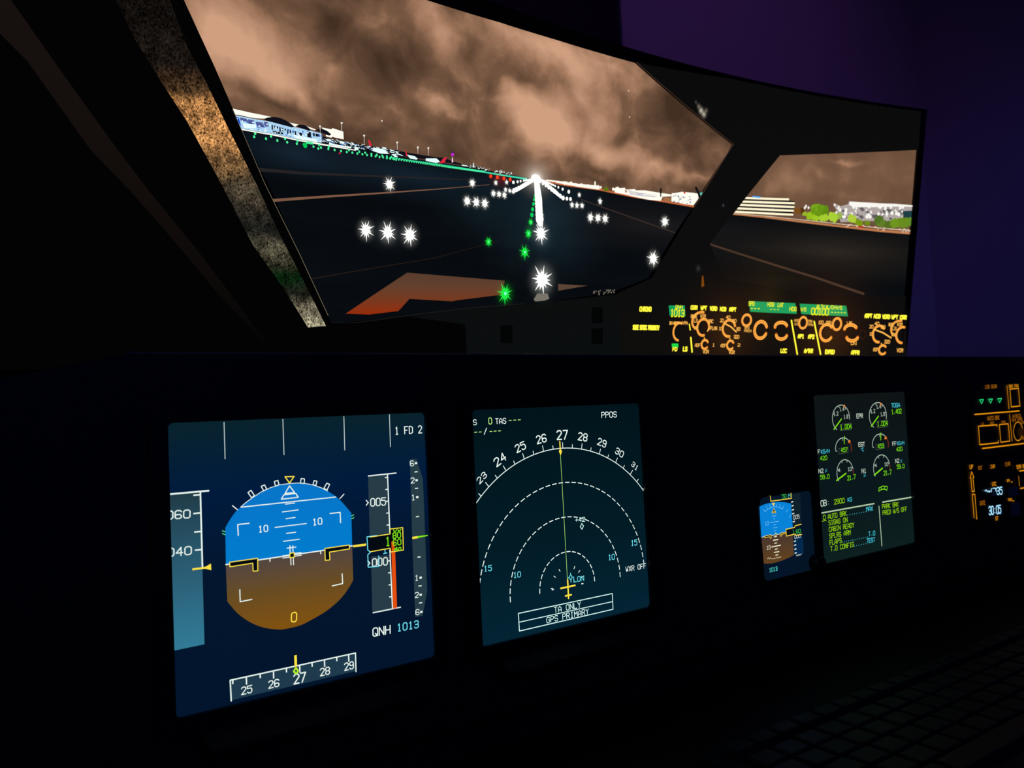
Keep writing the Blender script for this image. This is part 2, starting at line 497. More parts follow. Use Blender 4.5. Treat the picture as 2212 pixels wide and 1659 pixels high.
sky = rounder(sky, 1, 20); gnd = rounder(gnd, 2, 16)
Pen('panel', 2).poly(c1, *sky).build('horizon_sky_field', gradient(((0.0, (2, 124, 205)), (1.0, (8, 116, 200)))), S, 'bright blue sky half')
Pen('panel', 2).poly(c2, *gnd).build('horizon_ground_field', gradient(((0.0, (128, 82, 14)), (0.55, (104, 76, 34)), (1.0, (82, 70, 66)))), S, 'brown ground half')  # greyer towards the horizon: blue bloom put into the brown
p = Pen('panel', 3)
p.line(c1, [(640, 840), (680, 805), (730, 768), (800, 722), (870, 690), (940, 668), (1017, 658), (1080, 654), (1140, 658), (1200, 670), (1260, 690), (1310, 716)], 5)
for q in ([(725, 768), (697, 728), (720, 710), (746, 750)], [(818, 715), (799, 680), (824, 668), (842, 702)], [(908, 678), (900, 642), (927, 634), (936, 668)],
          [(1101, 655), (1106, 620), (1132, 622), (1130, 657)], [(1197, 668), (1206, 636), (1229, 640), (1220, 672)], [(1282, 694), (1304, 655), (1326, 665), (1305, 710)]):
    p.line(c1, q, 7, True)
p.line(c1, [(577, 828), (616, 860)], 7); p.line(c1, [(1436, 740), (1405, 774)], 7)
p.line(c1, [(1017, 676), (982, 735), (1056, 727)], 8, True); p.line(c1, [(973, 745), (1066, 735), (1084, 764), (954, 779)], 8, True)
p.build('bank_scale', WHITE, S)
p = Pen('panel', 3)
for a, b in (((500, 1022), (522, 1030)), ((500, 1043), (522, 1052)), ((1494, 908), (1512, 899)), ((1494, 930), (1512, 921))): Pen('panel', 3).line(c1, [a, b], 6).build('bank_limit_mark', glow((90, 230, 150)), S, 'green')
p = Pen('panel', 3)
p.line(c1, [(1017, 654), (982, 606), (1052, 604)], 8, True); p.build('bank_pointer', YEL, S, 'yellow triangle')
p = Pen('panel', 3)
p.line(c1, [(645, 840), (1372, 762)], 8)
for a, b in (((985, 817), (1056, 808)), ((962, 877), (1084, 861)), ((990, 929), (1060, 919)), ((906, 996), (1146, 966)), ((993, 1042), (1065, 1033)), ((969, 1103), (1093, 1087)), ((998, 1156), (1067, 1147))):
    p.line(c1, [a, b], 7)
p.text(c1, '10', (780, 1034), (850, 1026), 48, 0.15, 0.3); p.text(c1, '10', (1198, 979), (1267, 970), 48, 0.15, 0.3)
for pl in ([(622, 1058), (618, 974), (706, 964)], [(1329, 889), (1407, 880), (1410, 960)]): p.line(c1, pl, 8)
for pl in ([(634, 406), (637, 498), (727, 480)], [(1422, 282), (1426, 358), (1346, 376)]): p.line(c2, pl, 8)
p.line(c1, [(527, 1282), (556, 1279)], 9); p.line(c1, [(770, 1248), (1290, 1171)], 9); p.line(c1, [(1478, 1142), (1500, 1138)], 9)
p.line(c1, [(866, 1236), (866, 1257)], 8); p.line(c1, [(1257, 1176), (1257, 1199)], 8)
for a, b in (((1020, 1137), (1022, 1192)), ((1042, 1137), (1044, 1190)), ((1026, 1234), (1028, 1284)), ((1046, 1232), (1048, 1283)), ((962, 1216), (1014, 1208)), ((1056, 1196), (1106, 1190)), ((964, 1232), (1012, 1226)), ((1058, 1218), (1107, 1210))):
    p.line(c1, [a, b], 7)
p.build('pitch_scale', WHITE, S)
pb = Pen('panel', 4); py = Pen('panel', 5)
for q in ([(555, 1264), (771, 1233), (772, 1330), (736, 1333), (733, 1271), (557, 1299)], [(1288, 1158), (1476, 1131), (1478, 1161), (1324, 1186), (1327, 1246), (1291, 1250)], [(1018, 1196), (1052, 1190), (1054, 1224), (1019, 1230)]):
    pb.poly(c1, *q); py.line(c1, q, 7, True)
pb.build('aircraft_symbol_fill', BLK, S); py.build('aircraft_symbol', YEL, S, 'yellow outlined wings and centre square')
Pen('panel', 4).text(c2, '0', (1030, 655), (1070, 650), 72, 0.12, 0.0).build('radio_height_readout', YEL, S, 'yellow 0')
Pen('panel', 2).poly(c1, (96, 748), (330, 730), (362, 1896), (128, 1945)).build('speed_tape', gradient(((0.0, (50, 122, 150)), (0.4, (44, 98, 122)), (1.0, (32, 58, 70)))), S, 'grey blue strip')
p = Pen('panel', 3)
p.line(c1, [(98, 740), (398, 713)], 13, caps=False); p.line(c1, [(330, 722), (346, 1300)], 11)
for a, b in (((276, 749), (328, 744)), ((276, 890), (330, 884)), ((283, 1032), (334, 1027)), ((288, 1172), (336, 1167))): p.line(c1, [a, b], 11, caps=False)
p.text(c1, '060', (68, 934), (250, 922), 62, 0.14, 0.26); p.text(c1, '040', (76, 1222), (260, 1203), 62, 0.14, 0.26)
p.build('speed_scale', WHITE, S)
p = Pen('panel', 4); p.line(c1, [(268, 1319), (400, 1302)], 15, caps=False); p.poly(c1, (358, 1306), (411, 1274), (414, 1325), (362, 1312)); p.build('speed_pointer', YEL, S, 'yellow pointer')
p = Pen('panel', 2); p.poly(c1, (1622, 604), (1774, 592), (1788, 1046), (1636, 1062)); p.poly(c1, (1645, 1222), (1790, 1208), (1812, 1622), (1656, 1655)); p.build('altitude_tape', glow((40, 60, 72)), S)
p = Pen('panel', 3)
p.line(c1, [(1622, 600), (1840, 577)], 9, caps=False); p.line(c1, [(1772, 592), (1790, 1046)], 9); p.line(c1, [(1790, 1170), (1810, 1620)], 9); p.line(c1, [(1658, 1654), (1875, 1610)], 9, caps=False)
for a, b in (((1752, 612), (1775, 609)), ((1755, 705), (1777, 702)), ((1760, 796), (1780, 793)), ((1762, 887), (1782, 884)), ((1765, 979), (1785, 976)), ((1772, 1256), (1795, 1252)), ((1776, 1347), (1798, 1344)), ((1780, 1440), (1800, 1437)), ((1784, 1532), (1805, 1530))):
    p.line(c1, [a, b], 8, caps=False)
p.text(c1, '>005', (1600, 836), (1757, 824), 58, 0.13, 0.26); p.text(c1, '>000', (1612, 1302), (1771, 1284), 58, 0.13, 0.26)
p.build('altitude_scale', WHITE, S)
Pen('panel', 3).poly(c1, (1800, 1105), (1828, 1100), (1845, 1620), (1815, 1625)).build('ground_ribbon', glow((228, 78, 14)), S, 'orange red vertical bar')
p = Pen('panel', 4); p.poly(c1, (1612, 1066), (1786, 1046), (1790, 1008), (1887, 997), (1892, 1170), (1795, 1185), (1790, 1155), (1618, 1185)); p.build('altitude_readout_field', BLK, S)
p = Pen('panel', 5)
p.poly(c1, (1800, 1105), (1822, 1102), (1826, 1174), (1804, 1180)); p.build('ground_ribbon_top', glow((228, 78, 14)), S, 'orange red')
p = Pen('panel', 6); p.line(c1, [(1635, 1070), (1790, 1046), (1790, 1008), (1887, 997), (1892, 1170), (1795, 1185), (1790, 1156), (1637, 1183)], 7); p.line(c1, [(1505, 1141), (1604, 1128)], 17, caps=False); p.build('altitude_readout_frame', YEL, S, 'yellow stepped frame')
p = Pen('panel', 6); p.text(c1, '1', (1758, 1138), (1790, 1134), 66, 0.12, 0.0); p.text(c1, '80', (1812, 1082), (1872, 1074), 44, 0.16, 0.3); p.text(c1, '60', (1814, 1136), (1874, 1128), 44, 0.16, 0.3)
p.line(c1, [(1816, 1014), (1822, 1026), (1834, 1026), (1840, 1012)], 7); p.line(c1, [(1850, 1012), (1854, 1022), (1866, 1022), (1872, 1010)], 7)
p.line(c1, [(1842, 1178), (1842, 1148), (1820, 1168), (1846, 1168)], 7); p.line(c1, [(1856, 1174), (1858, 1150), (1872, 1148), (1874, 1172)], 7)
p.build('altitude_readout', GRN, S, 'green rolling digits')
p = Pen('panel', 6); p.line(c1, [(1688, 1058), (1612, 1068), (1618, 1170), (1640, 1186), (1618, 1206), (1622, 1303), (1705, 1294), (1702, 1215)], 7)
p.line(c1, [(1740, 1197), (1766, 1192), (1752, 1194), (1750, 1170)], 7); p.build('altitude_target_bug', CYAN, S, 'cyan')
Pen('panel', 2).poly(c1, (1945, 473), (1995, 467), (2045, 622), (2062, 1050), (2078, 1490), (2043, 1678), (1986, 1686), (1962, 1075)).build('vertical_speed_strip', glow((38, 60, 70)), S)
p = Pen('panel', 3)
for t, x, y in (('6', 1948, 524), ('2', 1953, 656), ('1', 1958, 786), ('1', 1984, 1406), ('2', 1984, 1538), ('6', 1989, 1670)):
    p.text(c1, t, (x, y), (x + 26, y - 3), 40, 0.15, 0.0); p.line(c1, [(x + 34, y - 22), (x + 52, y - 24)], 16, caps=False)
for x, y in ((1992, 568), (1995, 695), (2003, 913), (2015, 1224), (2022, 1447), (2027, 1577)): p.line(c1, [(x - 12, y + 1), (x + 12, y - 1)], 8, caps=False)
p.build('vertical_speed_scale', WHITE, S)
Pen('panel', 4).line(c1, [(1962, 1077), (2010, 1070)], 17, caps=False).build('vertical_speed_datum', YEL, S)
Pen('panel', 5).taper(c1, [(2000, 1071), (2080, 1057)], 15, 8).build('vertical_speed_needle', GRN, S, 'green needle')
p = Pen('panel', 2)
for a, b in (((513, 184), (521, 470)), ((966, 162), (975, 438)), ((1436, 140), (1443, 402)), ((1787, 125), (1795, 377))): Pen('panel', 2).line(c1, [a, b], 6, caps=False).build('mode_column_line', glow((190, 205, 205)), S)
Pen('panel', 3).text(c1, '1 FD 2', (1832, 280), (2036, 268), 56, 0.13, 0.3).build('flight_director_text', WHITE, S)
Pen('panel', 3).text(c2, 'QNH', (1660, 765), (1792, 742), 62, 0.14, 0.26).build('pressure_caption', WHITE, S)
Pen('panel', 3).text(c2, '1013', (1848, 727), (2010, 697), 56, 0.14, 0.3).build('pressure_readout', CYAN, S, 'cyan digits')
Pen('panel', 2).poly(c2, (558, 1103), (1525, 892), (1530, 1032), (568, 1258)).build('heading_tape', glow((30, 58, 76)), S)
p = Pen('panel', 3)
p.line(c2, [(568, 1262), (560, 1103), (1525, 893), (1529, 1036)], 10)
for a, b in (((580, 1100), (580, 1132)), ((684, 1078), (686, 1136)), ((790, 1055), (792, 1086)), ((893, 1032), (895, 1090)), ((992, 1010), (994, 1042)), ((1095, 990), (1097, 1045)), ((1190, 968), (1192, 998)), ((1286, 948), (1288, 1000)), ((1380, 926), (1382, 956)), ((1472, 908), (1474, 960))): p.line(c2, [a, b], 10, caps=False)
for t, a, b, h in (('25', (648, 1214), (727, 1196), 55), ('26', (857, 1166), (936, 1148), 55), ('27', (1052, 1132), (1142, 1112), 72), ('28', (1255, 1070), (1326, 1054), 55), ('29', (1442, 1028), (1510, 1012), 55)): p.text(c2, t, a, b, h, 0.14, 0.26)
p.build('heading_scale', WHITE, S)
Pen('panel', 4).line(c2, [(1062, 910), (1065, 998)], 20, caps=False).build('heading_marker', YEL, S)
Pen('panel', 5).line(c2, [(1065, 1006), (1082, 1030), (1068, 1053), (1048, 1034)], 13, True).build('track_diamond', glow((180, 240, 30)), S, 'green diamond')

# ---- navigation display
c3 = crop(980, 850, 2212 / 450, on_panel); c4 = crop(980, 1110, 2212 / 450, on_panel)
nd, S = display('navigation_display', ((1022.3, 888.6), (1375, 872), (1402, 1308.3), (1041, 1391.3)),
                'square display with white compass arc, dashed range rings and yellow aircraft symbol', 'navigation display',
                base=gradient(((0.0, (4, 36, 52)), (0.4, (2, 28, 38)), (1.0, (2, 20, 27)))))
cen = c4(1210, 772); top20 = c3(1160, 580); R4 = top20[1] - cen[1]; k1 = c4(0, 0); k2 = c4(0, 9); LW = abs(k1[1] - k2[1])
p = Pen('panel', 3)
A1 = math.radians(142.5); A0 = math.radians(37.8)
p.arc(cen, R4, A0, A1, LW * 1.05, 70)
hdg = c3(1155, 560); off = math.atan2(hdg[0] - cen[0], hdg[1] - cen[1])
lab = {230: 0.92, 240: 1.12, 250: 0.98, 260: 0.98, 270: 1.14, 280: 0.98, 290: 0.95, 300: 0.95, 310: 0.85}
for d5 in range(45, 65):
    d = d5 * 5; a = math.pi / 2 - (off + math.radians(d - 270))
    if not (A0 < a < A1): continue
    ln = 0.0042 if d % 10 == 0 else 0.0027
    u = (math.cos(a), math.sin(a)); p.path([(cen[0] + u[0] * R4, cen[1] + u[1] * R4), (cen[0] + u[0] * (R4 + ln), cen[1] + u[1] * (R4 + ln))], LW)
    if d in lab:
        k = lab[d]; base = (cen[0] + u[0] * (R4 + 0.0067), cen[1] + u[1] * (R4 + 0.0067)); tx = (u[1], -u[0])
        hw = 0.0044 * k; L = (base[0] - tx[0] * hw, base[1] - tx[1] * hw); Rr = (base[0] + tx[0] * hw, base[1] + tx[1] * hw); hh = 0.0058 * k
        idc = lambda x, y: (x, y)
        p.text(idc, str(d // 10), L, Rr, -hh, 0.15, 0.3)
p.build('compass_scale', WHITE, S, 'white arc with ticks and numbers 23 to 31')
for k, n in ((0.25, 16), (0.5, 29), (0.75, 38)):
    a0 = math.radians(-2) if k < 0.7 else math.radians(3); a1 = math.radians(184) if k < 0.7 else math.radians(175)
    Pen('panel', 3).arc(cen, R4 * k, a0, a1, LW * 1.2, dash=n // 1).build('range_ring', WHITE, S)
p = Pen('panel', 3)
for a in (-4, 20, 40, 62, 118, 142, 176, 184):
    u = (math.cos(math.radians(a)), math.sin(math.radians(a)))
    if a in (-4, 184): continue
    p.path([(cen[0] + u[0] * R4 * 0.135, cen[1] + u[1] * R4 * 0.135), (cen[0] + u[0] * R4 * 0.152, cen[1] + u[1] * R4 * 0.152)], LW)
p.line(c4, [(1355, 742), (1371, 740)], 11); p.line(c4, [(1042, 806), (1058, 803)], 11)
p.build('inner_ring_ticks', WHITE, S)
Pen('panel', 4).path([c3(1129, 640), c4(1205, 720)], LW * 0.72).build('track_line', glow((165, 225, 120)), S, 'pale green line')
p = Pen('panel', 5); p.line(c3, [(1122, 510), (1126, 590)], 15); p.poly(c3, (1126, 578), (1146, 615), (1130, 660), (1112, 615)); p.build('lubber_mark', YEL, S, 'yellow')
p = Pen('panel', 5)
p.line(c4, [(1205, 700), (1215, 895)], 18); p.line(c4, [(1132, 790), (1284, 758)], 18); p.line(c4, [(1182, 870), (1244, 858)], 18); p.build('aircraft_symbol', YEL, S, 'yellow aircraft outline')
p = Pen('panel', 4)
p.line(c4, [(1238, 646), (1256, 672), (1240, 700), (1220, 674)], 9, True); p.line(c4, [(1237, 628), (1238, 645)], 10); p.line(c4, [(1240, 702), (1242, 722)], 10); p.line(c4, [(1256, 672), (1270, 668), (1277, 722)], 6); p.line(c4, [(1208, 680), (1220, 676)], 9)
p.text(c4, 'LON', (1272, 724), (1378, 708), 52, 0.14, 0.26); p.build('beacon_mark', CYAN, S, 'cyan beacon symbol with name LON')
p = Pen('panel', 4)
for t, a, b in (('15', (320, 610), (398, 601)), ('10', (634, 678), (706, 668)), ('10', (1640, 490), (1703, 482)), ('15', (1882, 338), (1943, 330))): p.text(c4, t, a, b, 56, 0.15, 0.28)
p.build('range_numbers', CYAN, S, 'cyan')
p = Pen('panel', 4); p.text(c4, '+42', (1288, 88), (1390, 78), 44, 0.16, 0.2); p.line(c4, [(1356, 102), (1375, 128), (1358, 163), (1340, 136)], 9, True); p.build('traffic_mark', glow((200, 245, 240)), S)
p = Pen('panel', 4)
p.line(c4, [(683, 1056), (1680, 845), (1688, 1012), (694, 1243)], 10, True); p.line(c4, [(688, 1150), (1684, 930)], 9)
p.text(c4, 'TA ONLY', (1066, 1050), (1345, 990), 58, 0.13, 0.26); p.text(c4, 'GPS PRIMARY', (985, 1158), (1430, 1060), 58, 0.13, 0.26)
p.build('message_box', glow((215, 250, 245)), S)
for c, t, a, b, h in ((c3, 'S', (206, 334), (240, 332), 54), (c3, 'TAS', (442, 322), (552, 318), 56), (c3, '/', (320, 434), (352, 430), 64), (c3, 'PPOS', (1568, 258), (1726, 250), 58), (c4, 'WXR OFF', (1825, 612), (2038, 574), 50)):
    Pen('panel', 4).text(c, t, a, b, h, 0.14, 0.0 if len(t) == 1 else 0.26).build('caption', WHITE, S)
p = Pen('panel', 4); p.text(c3, '0', (370, 326), (402, 324), 66, 0.13, 0.0)
for x, y in ((596, 286), (644, 283), (692, 280), (230, 412), (278, 409), (392, 403), (436, 400), (482, 397)): p.line(c3, [(x - 12, y + 1), (x + 12, y - 1)], 8)
p.build('speed_and_wind_readout', glow((190, 240, 130)), S, 'green digits and dashes')

# ---- engine display
c5 = crop(1740, 830, 1875 / 260, on_panel); c6 = crop(1740, 1030, 2157 / 260, on_panel)
ewd, S = display('engine_display', ((1756.4, 855), (1948.7, 848), (1976.9, 1169.2), (1781.6, 1214.4)),
                 'square display with six engine dials above green checklist text', 'engine display', lip=False, pro=0.003,
                 base=gradient(((0.0, (14, 32, 32)), (0.4, (10, 24, 28)), (1.0, (15, 20, 21)))))
DG = glow((175, 195, 180)); G2 = glow((120, 225, 10)); C2 = glow((70, 205, 225)); ORG = glow((235, 130, 40)); RED = glow((150, 50, 28))


def arcpts(c, x, y, rx, ry, a0, a1, n=24):
    return [(x + rx * math.cos(math.radians(a0 + (a1 - a0) * i / n)), y - ry * math.sin(math.radians(a0 + (a1 - a0) * i / n))) for i in range(n + 1)]


for (x, y, nx) in ((548, 530, 0), (1122, 490, 1)):
    d = Pen('panel', 3); d.line(c5, arcpts(c5, x, y, 134, 205, -5 if not nx else -15, 240), 12)
    for a in (160, 105, 55, 15): d.line(c5, [(x + 128 * math.cos(math.radians(a)), y - 196 * math.sin(math.radians(a))), (x + 108 * math.cos(math.radians(a)), y - 168 * math.sin(math.radians(a)))], 10)
    for t, dx, dy in (('1.2', -108, -38), ('1.4', -18, -110), ('1.6', 46, 8)): d.text(c5, t, (x + dx, y + dy), (x + dx + 66, y + dy - 8), 58, 0.16, 0.2)
    dial = d.build('pressure_ratio_dial', DG, S, 'white dial arc with 1.2, 1.4 and 1.6')
for (x, y) in ((585, 1000), (1160, 940)):
    d = Pen('panel', 3); d.line(c5, arcpts(c5, x, y, 122, 165, 45, 190), 12); d.line(c5, [(x - 118, y + 40), (x - 100, y + 44)], 12); d.line(c5, [(x - 10, y - 160), (x - 8, y - 125)], 12); d.build('temperature_dial', DG, S)
    Pen('panel', 3).line(c5, arcpts(c5, x, y, 126, 165, -15, 38), 12).build('temperature_limit_arc', RED, S, 'red')
for (x, y) in ((612, 1380), (1182, 1305)):
    d = Pen('panel', 3); d.line(c5, arcpts(c5, x, y, 128, 205, 18, 218), 12)
    d.text(c5, '4', (x - 106, y - 12), (x - 76, y - 16), 52, 0.17, 0.0); d.text(c5, '10', (x + 44, y - 28), (x + 100, y - 34), 54, 0.17, 0.24)
    for a in (165, 115, 75, 25): d.line(c5, [(x + 124 * math.cos(math.radians(a)), y - 198 * math.sin(math.radians(a))), (x + 108 * math.cos(math.radians(a)), y - 170 * math.sin(math.radians(a)))], 10)
    d.build('fan_speed_dial', DG, S, 'white dial arc with 4 and 10')
    Pen('panel', 3).line(c5, arcpts(c5, x, y, 130, 205, -8, 14), 11).build('fan_speed_limit_arc', RED, S, 'red')
for a, b, wd in (((435, 702), (552, 542), 20), ((1018, 655), (1128, 498), 20), ((476, 1500), (622, 1388), 22), ((1062, 1416), (1190, 1308), 22), ((600, 812), (596, 925), 15), ((1166, 760), (1164, 868), 15)):
    Pen('panel', 5).line(c5, [a, b], wd).build('needle', GRN, S, 'bright green needle')
p = Pen('panel', 4)
for x, y in ((598, 335), (1162, 305)): Pen('panel', 4).poly(c5, (x - 10, y + 30), (x - 6, y - 18), (x + 8, y - 14), (x + 14, y + 22)).build('limit_mark', ORG, S, 'orange')
for x, y in ((674, 890), (1240, 832)): Pen('panel', 4).poly(c5, (x - 20, y + 22), (x, y - 24), (x + 22, y - 4), (x + 10, y + 24)).build('limit_mark', ORG, S, 'orange')
p = Pen('panel', 3)
for q in ([(533, 628), (710, 604), (714, 704), (536, 724)], [(1110, 580), (1276, 560), (1278, 660), (1112, 678)], [(514, 1000), (656, 984), (660, 1064), (518, 1084)], [(1092, 938), (1220, 920), (1224, 1002), (1096, 1020)]): Pen('panel', 3).line(c5, q, 6, True).build('readout_frame', glow((80, 90, 84)), S)
for t, a, b, h in (('1.004', (540, 708), (712, 690), 72), ('1.004', (1116, 656), (1274, 640), 70), ('457', (548, 1060), (650, 1048), 62), ('453', (1120, 1000), (1216, 988), 62), ('21.7', (648, 1496), (776, 1472), 68), ('21.7', (1214, 1420), (1334, 1398), 68),
                   ('420', (226, 1186), (330, 1174), 62), ('420', (1412, 1046), (1502, 1032), 60), ('59.0', (228, 1482), (366, 1466), 64), ('59.0', (1420, 1318), (1536, 1302), 60), ('1.402', (1338, 464), (1490, 450), 68)): Pen('panel', 4).text(c5, t, a, b, h, 0.15, 0.2).build('engine_readout', G2, S, 'green digits')
CP = glow((205, 222, 205))
for t, a, b, h in (('EPR', (792, 530), (888, 524), 66), ('EGT', (822, 972), (918, 962), 62), ('N1', (872, 1382), (938, 1374), 62), ('F', (190, 1084), (220, 1080), 60), ('FF', (1350, 960), (1410, 954), 60), ('N2', (200, 1386), (272, 1378), 62), ('N2', (1394, 1226), (1454, 1220), 60)): Pen('panel', 4).text(c5, t, a, b, h, 0.15, 0.22).build('engine_caption', CP, S)
Pen('panel', 4).text(c6, 'OB:', (270, 530), (425, 500), 100, 0.14, 0.2).build('fuel_caption', CP, S)
for t, a, b, h in (('KG/H', (238, 1082), (368, 1068), 58), ('KG/H', (1424, 948), (1530, 938), 52), ('oC', (856, 1048), (900, 1042), 56), ('%', (902, 1444), (932, 1440), 50), ('%', (302, 1372), (330, 1368), 48), ('%', (1476, 1222), (1500, 1218), 46), ('TOGA', (1334, 362), (1464, 354), 62)): Pen('panel', 4).text(c5, t, a, b, h, 0.15, 0.2).build('unit_caption', C2, S, 'cyan')
Pen('panel', 4).text(c6, 'KG', (752, 446), (826, 432), 66, 0.15, 0.2).build('unit_caption', C2, S, 'cyan')
for t, a, b, h in (('MAX', (1086, 618), (1200, 600), 76), ('T.O', (1126, 1062), (1240, 1042), 76), ('TEST', (1094, 1186), (1240, 1160), 76)): Pen('panel', 4).text(c6, t, a, b, h, 0.15, 0.22).build('action_caption', C2, S, 'cyan')
p = Pen('panel', 4)
for a, b, n in (((746, 684), (1074, 626), 9), ((652, 1170), (1104, 1078), 13), ((866, 1240), (1074, 1196), 6)):
    for i in range(n):
        x = a[0] + (b[0] - a[0]) * i / (n - 1); y = a[1] + (b[1] - a[1]) * i / (n - 1); p.line(c6, [(x, y), (x + 4, y)], 13)
p.build('dotted_leader', C2, S, 'cyan dots')
CL = glow((150, 215, 5))
for t, a, b, h in (('2900', (510, 492), (692, 462), 84), ('AUTO BRK', (400, 756), (730, 690), 82), ('SIGNS ON', (410, 866), (745, 806), 82), ('CABIN READY', (416, 984), (866, 900), 82), ('SPLRS ARM', (424, 1104), (800, 1032), 82), ('FLAPS', (430, 1222), (640, 1176), 82), ('T.O CONFIG', (444, 1334), (858, 1246), 82),
                   ('PARK BRK', (1370, 572), (1662, 528), 76), ('PRED W/S OFF', (1380, 684), (1810, 610), 76), ('0', (314, 770), (352, 762), 80)): Pen('panel', 4).text(c6, t, a, b, h, 0.14, 0.24).build('checklist_line', CL, S, 'green lettering')
p = Pen('panel', 4); p.line(c6, [(290, 797), (366, 780)], 10, caps=False); p.build('underline', CL, S, 'green')
for a, b, wd in (((280, 648), (1228, 478), 24), ((1370, 454), (1888, 366), 24), ((1308, 520), (1362, 1242), 20)): Pen('panel', 4).line(c6, [a, b], wd, caps=False).build('memo_divider_line', glow((180, 205, 170)), S)
p = Pen('panel', 4); p.line(c6, [(1306, 258), (1310, 200), (1370, 168), (1458, 172), (1452, 240), (1404, 218), (1350, 226)], 14, True); p.line(c6, [(1350, 185), (1352, 222)], 10); p.line(c6, [(1412, 178), (1410, 216)], 10); p.build('flap_symbol', GRN, S, 'green arch symbol')

# ---- standby display
c7 = crop(1610, 1040, 1370 / 190, on_panel)
q0, q1 = on_panel(1640.5, 1076), on_panel(1760.5, 1234)
x0, x1, z1, z0 = q0[0], q1[0] + 0.001, q0[1], q1[1] + 0.002
isis = empty('standby_display', ((x0 + x1) / 2, PF, z0), 'small rounded standby display with blue and brown horizon beside the engine dials', 'standby display')
Solid().prism(rounded(x0 - 0.002, x1 + 0.002, z0 - 0.002, z1 + 0.002, 0.006), 0.0004, PF).build('housing', BEZEL, isis)
S = Solid().prism(rounded(x0, x1, z0, z1, 0.005), 0.0, 0.003).build('screen', GLASS, isis)
Pen('panel', 1).fill(rounded(x0, x1, z0, z1, 0.005)).build('screen_background', gradient(((0.0, (5, 20, 36)), (0.3, (4, 21, 42)), (1.0, (4, 20, 36))), 'X'), S)
p = Pen('panel', 2)
p.poly(c7, (218, 392), (260, 370), (330, 345), (420, 326), (520, 317), (610, 325), (708, 343), (734, 700), (735, 792), (246, 866)); p.build('horizon_sky_field', glow((8, 130, 215)), S, 'bright blue')
p = Pen('panel', 2); p.poly(c7, (248, 866), (735, 792), (752, 1145), (680, 1185), (560, 1235), (420, 1275), (340, 1282), (285, 1278)); p.build('horizon_ground_field', gradient(((0.0, (98, 66, 30)), (1.0, (72, 54, 48)))), S, 'brown')
p = Pen('panel', 3); p.poly(c7, (716, 200), (850, 180), (872, 660), (735, 690)); p.build('altitude_strip', glow((15, 32, 42)), S)
p = Pen('panel', 3); p.poly(c7, (745, 880), (890, 850), (905, 1120), (755, 1145)); p.build('lower_altitude_strip', glow((3, 42, 78)), S)
p = Pen('panel', 4)
for x, y in ((724, 318), (730, 378), (735, 440), (738, 500), (748, 625), (766, 930), (770, 990), (774, 1052), (778, 1112)): p.line(c7, [(x - 12, y + 4), (x + 12, y - 4)], 18)
p.text(c7, '005', (742, 592), (836, 572), 58, 0.13, 0.2); p.text(c7, '000', (762, 890), (856, 872), 52, 0.13, 0.2)
p.line(c7, [(785, 1160), (800, 1138), (812, 1158), (830, 1132), (842, 1150), (870, 1126)], 8)
p.build('altitude_scale', glow((220, 232, 225)), S)
p = Pen('panel', 4)
p.line(c7, [(272, 428), (300, 470), (345, 432), (400, 402), (440, 392), (500, 398), (575, 428), (588, 380)], 8)
for a, b in (((320, 378), (338, 434)), ((372, 352), (384, 404)), ((478, 350), (480, 392)), ((535, 350), (528, 402)), ((656, 432), (630, 478)), ((704, 518), (676, 558))): p.line(c7, [a, b], 7)
for a, b in (((408, 540), (470, 534)), ((426, 582), (452, 578)), ((376, 640), (512, 620)), ((436, 678), (464, 672)), ((422, 724), (488, 716)), ((444, 770), (464, 766))): p.line(c7, [a, b], 8)
p.text(c7, '10', (302, 688), (358, 676), 58, 0.11, 0.2); p.build('upper_pitch_scale', glow((110, 200, 250)), S, 'pale blue scale')
p = Pen('panel', 4)
for a, b, wd in (((430, 915), (504, 904), 16), ((450, 962), (484, 956), 15), ((404, 1020), (542, 992), 16), ((458, 1056), (494, 1048), 15), ((442, 1104), (518, 1092), 15), ((466, 1148), (502, 1140), 15), ((415, 1204), (552, 1174), 7), ((442, 862), (480, 858), 14)): p.line(c7, [a, b], wd)
p.text(c7, '10', (328, 1064), (386, 1052), 58, 0.14, 0.2); p.line(c7, [(336, 1204), (352, 1186), (366, 1208), (384, 1186), (400, 1206)], 7)
p.line(c7, [(248, 868), (292, 860)], 8); p.line(c7, [(396, 842), (440, 834)], 8); p.line(c7, [(484, 826), (530, 818)], 8)
p.build('lower_pitch_scale', glow((235, 235, 200)), S)
p = Pen('panel', 5)
p.poly(c7, (292, 850), (392, 828), (396, 880), (376, 884), (372, 858), (294, 876)); p.poly(c7, (532, 806), (620, 790), (622, 810), (556, 824), (552, 850), (536, 854)); p.poly(c7, (622, 748), (760, 716), (772, 816), (630, 850))
p.poly(c7, (404, 490), (434, 420), (466, 484)); p.build('symbol_fill', glow((6, 16, 26)), S)
p = Pen('panel', 6)
for q in ([(292, 850), (392, 828), (396, 880), (376, 884), (372, 858), (294, 876)], [(534, 806), (618, 788), (622, 808), (554, 824), (550, 850), (536, 852)], [(446, 832), (462, 800), (484, 828), (464, 850)]): p.line(c7, q, 9, True)
p.line(c7, [(862, 666), (764, 690), (760, 714), (622, 744), (630, 850), (768, 818), (776, 842), (870, 822)], 13); p.line(c7, [(382, 226), (386, 308), (710, 262), (702, 182)], 14)
p.poly(c7, (400, 336), (452, 334), (430, 384)); p.line(c7, [(404, 492), (434, 420), (468, 484)], 8, True); p.line(c7, [(408, 476), (462, 468)], 7)
p.build('aircraft_symbol', glow((250, 215, 70)), S, 'yellow symbols and frame')
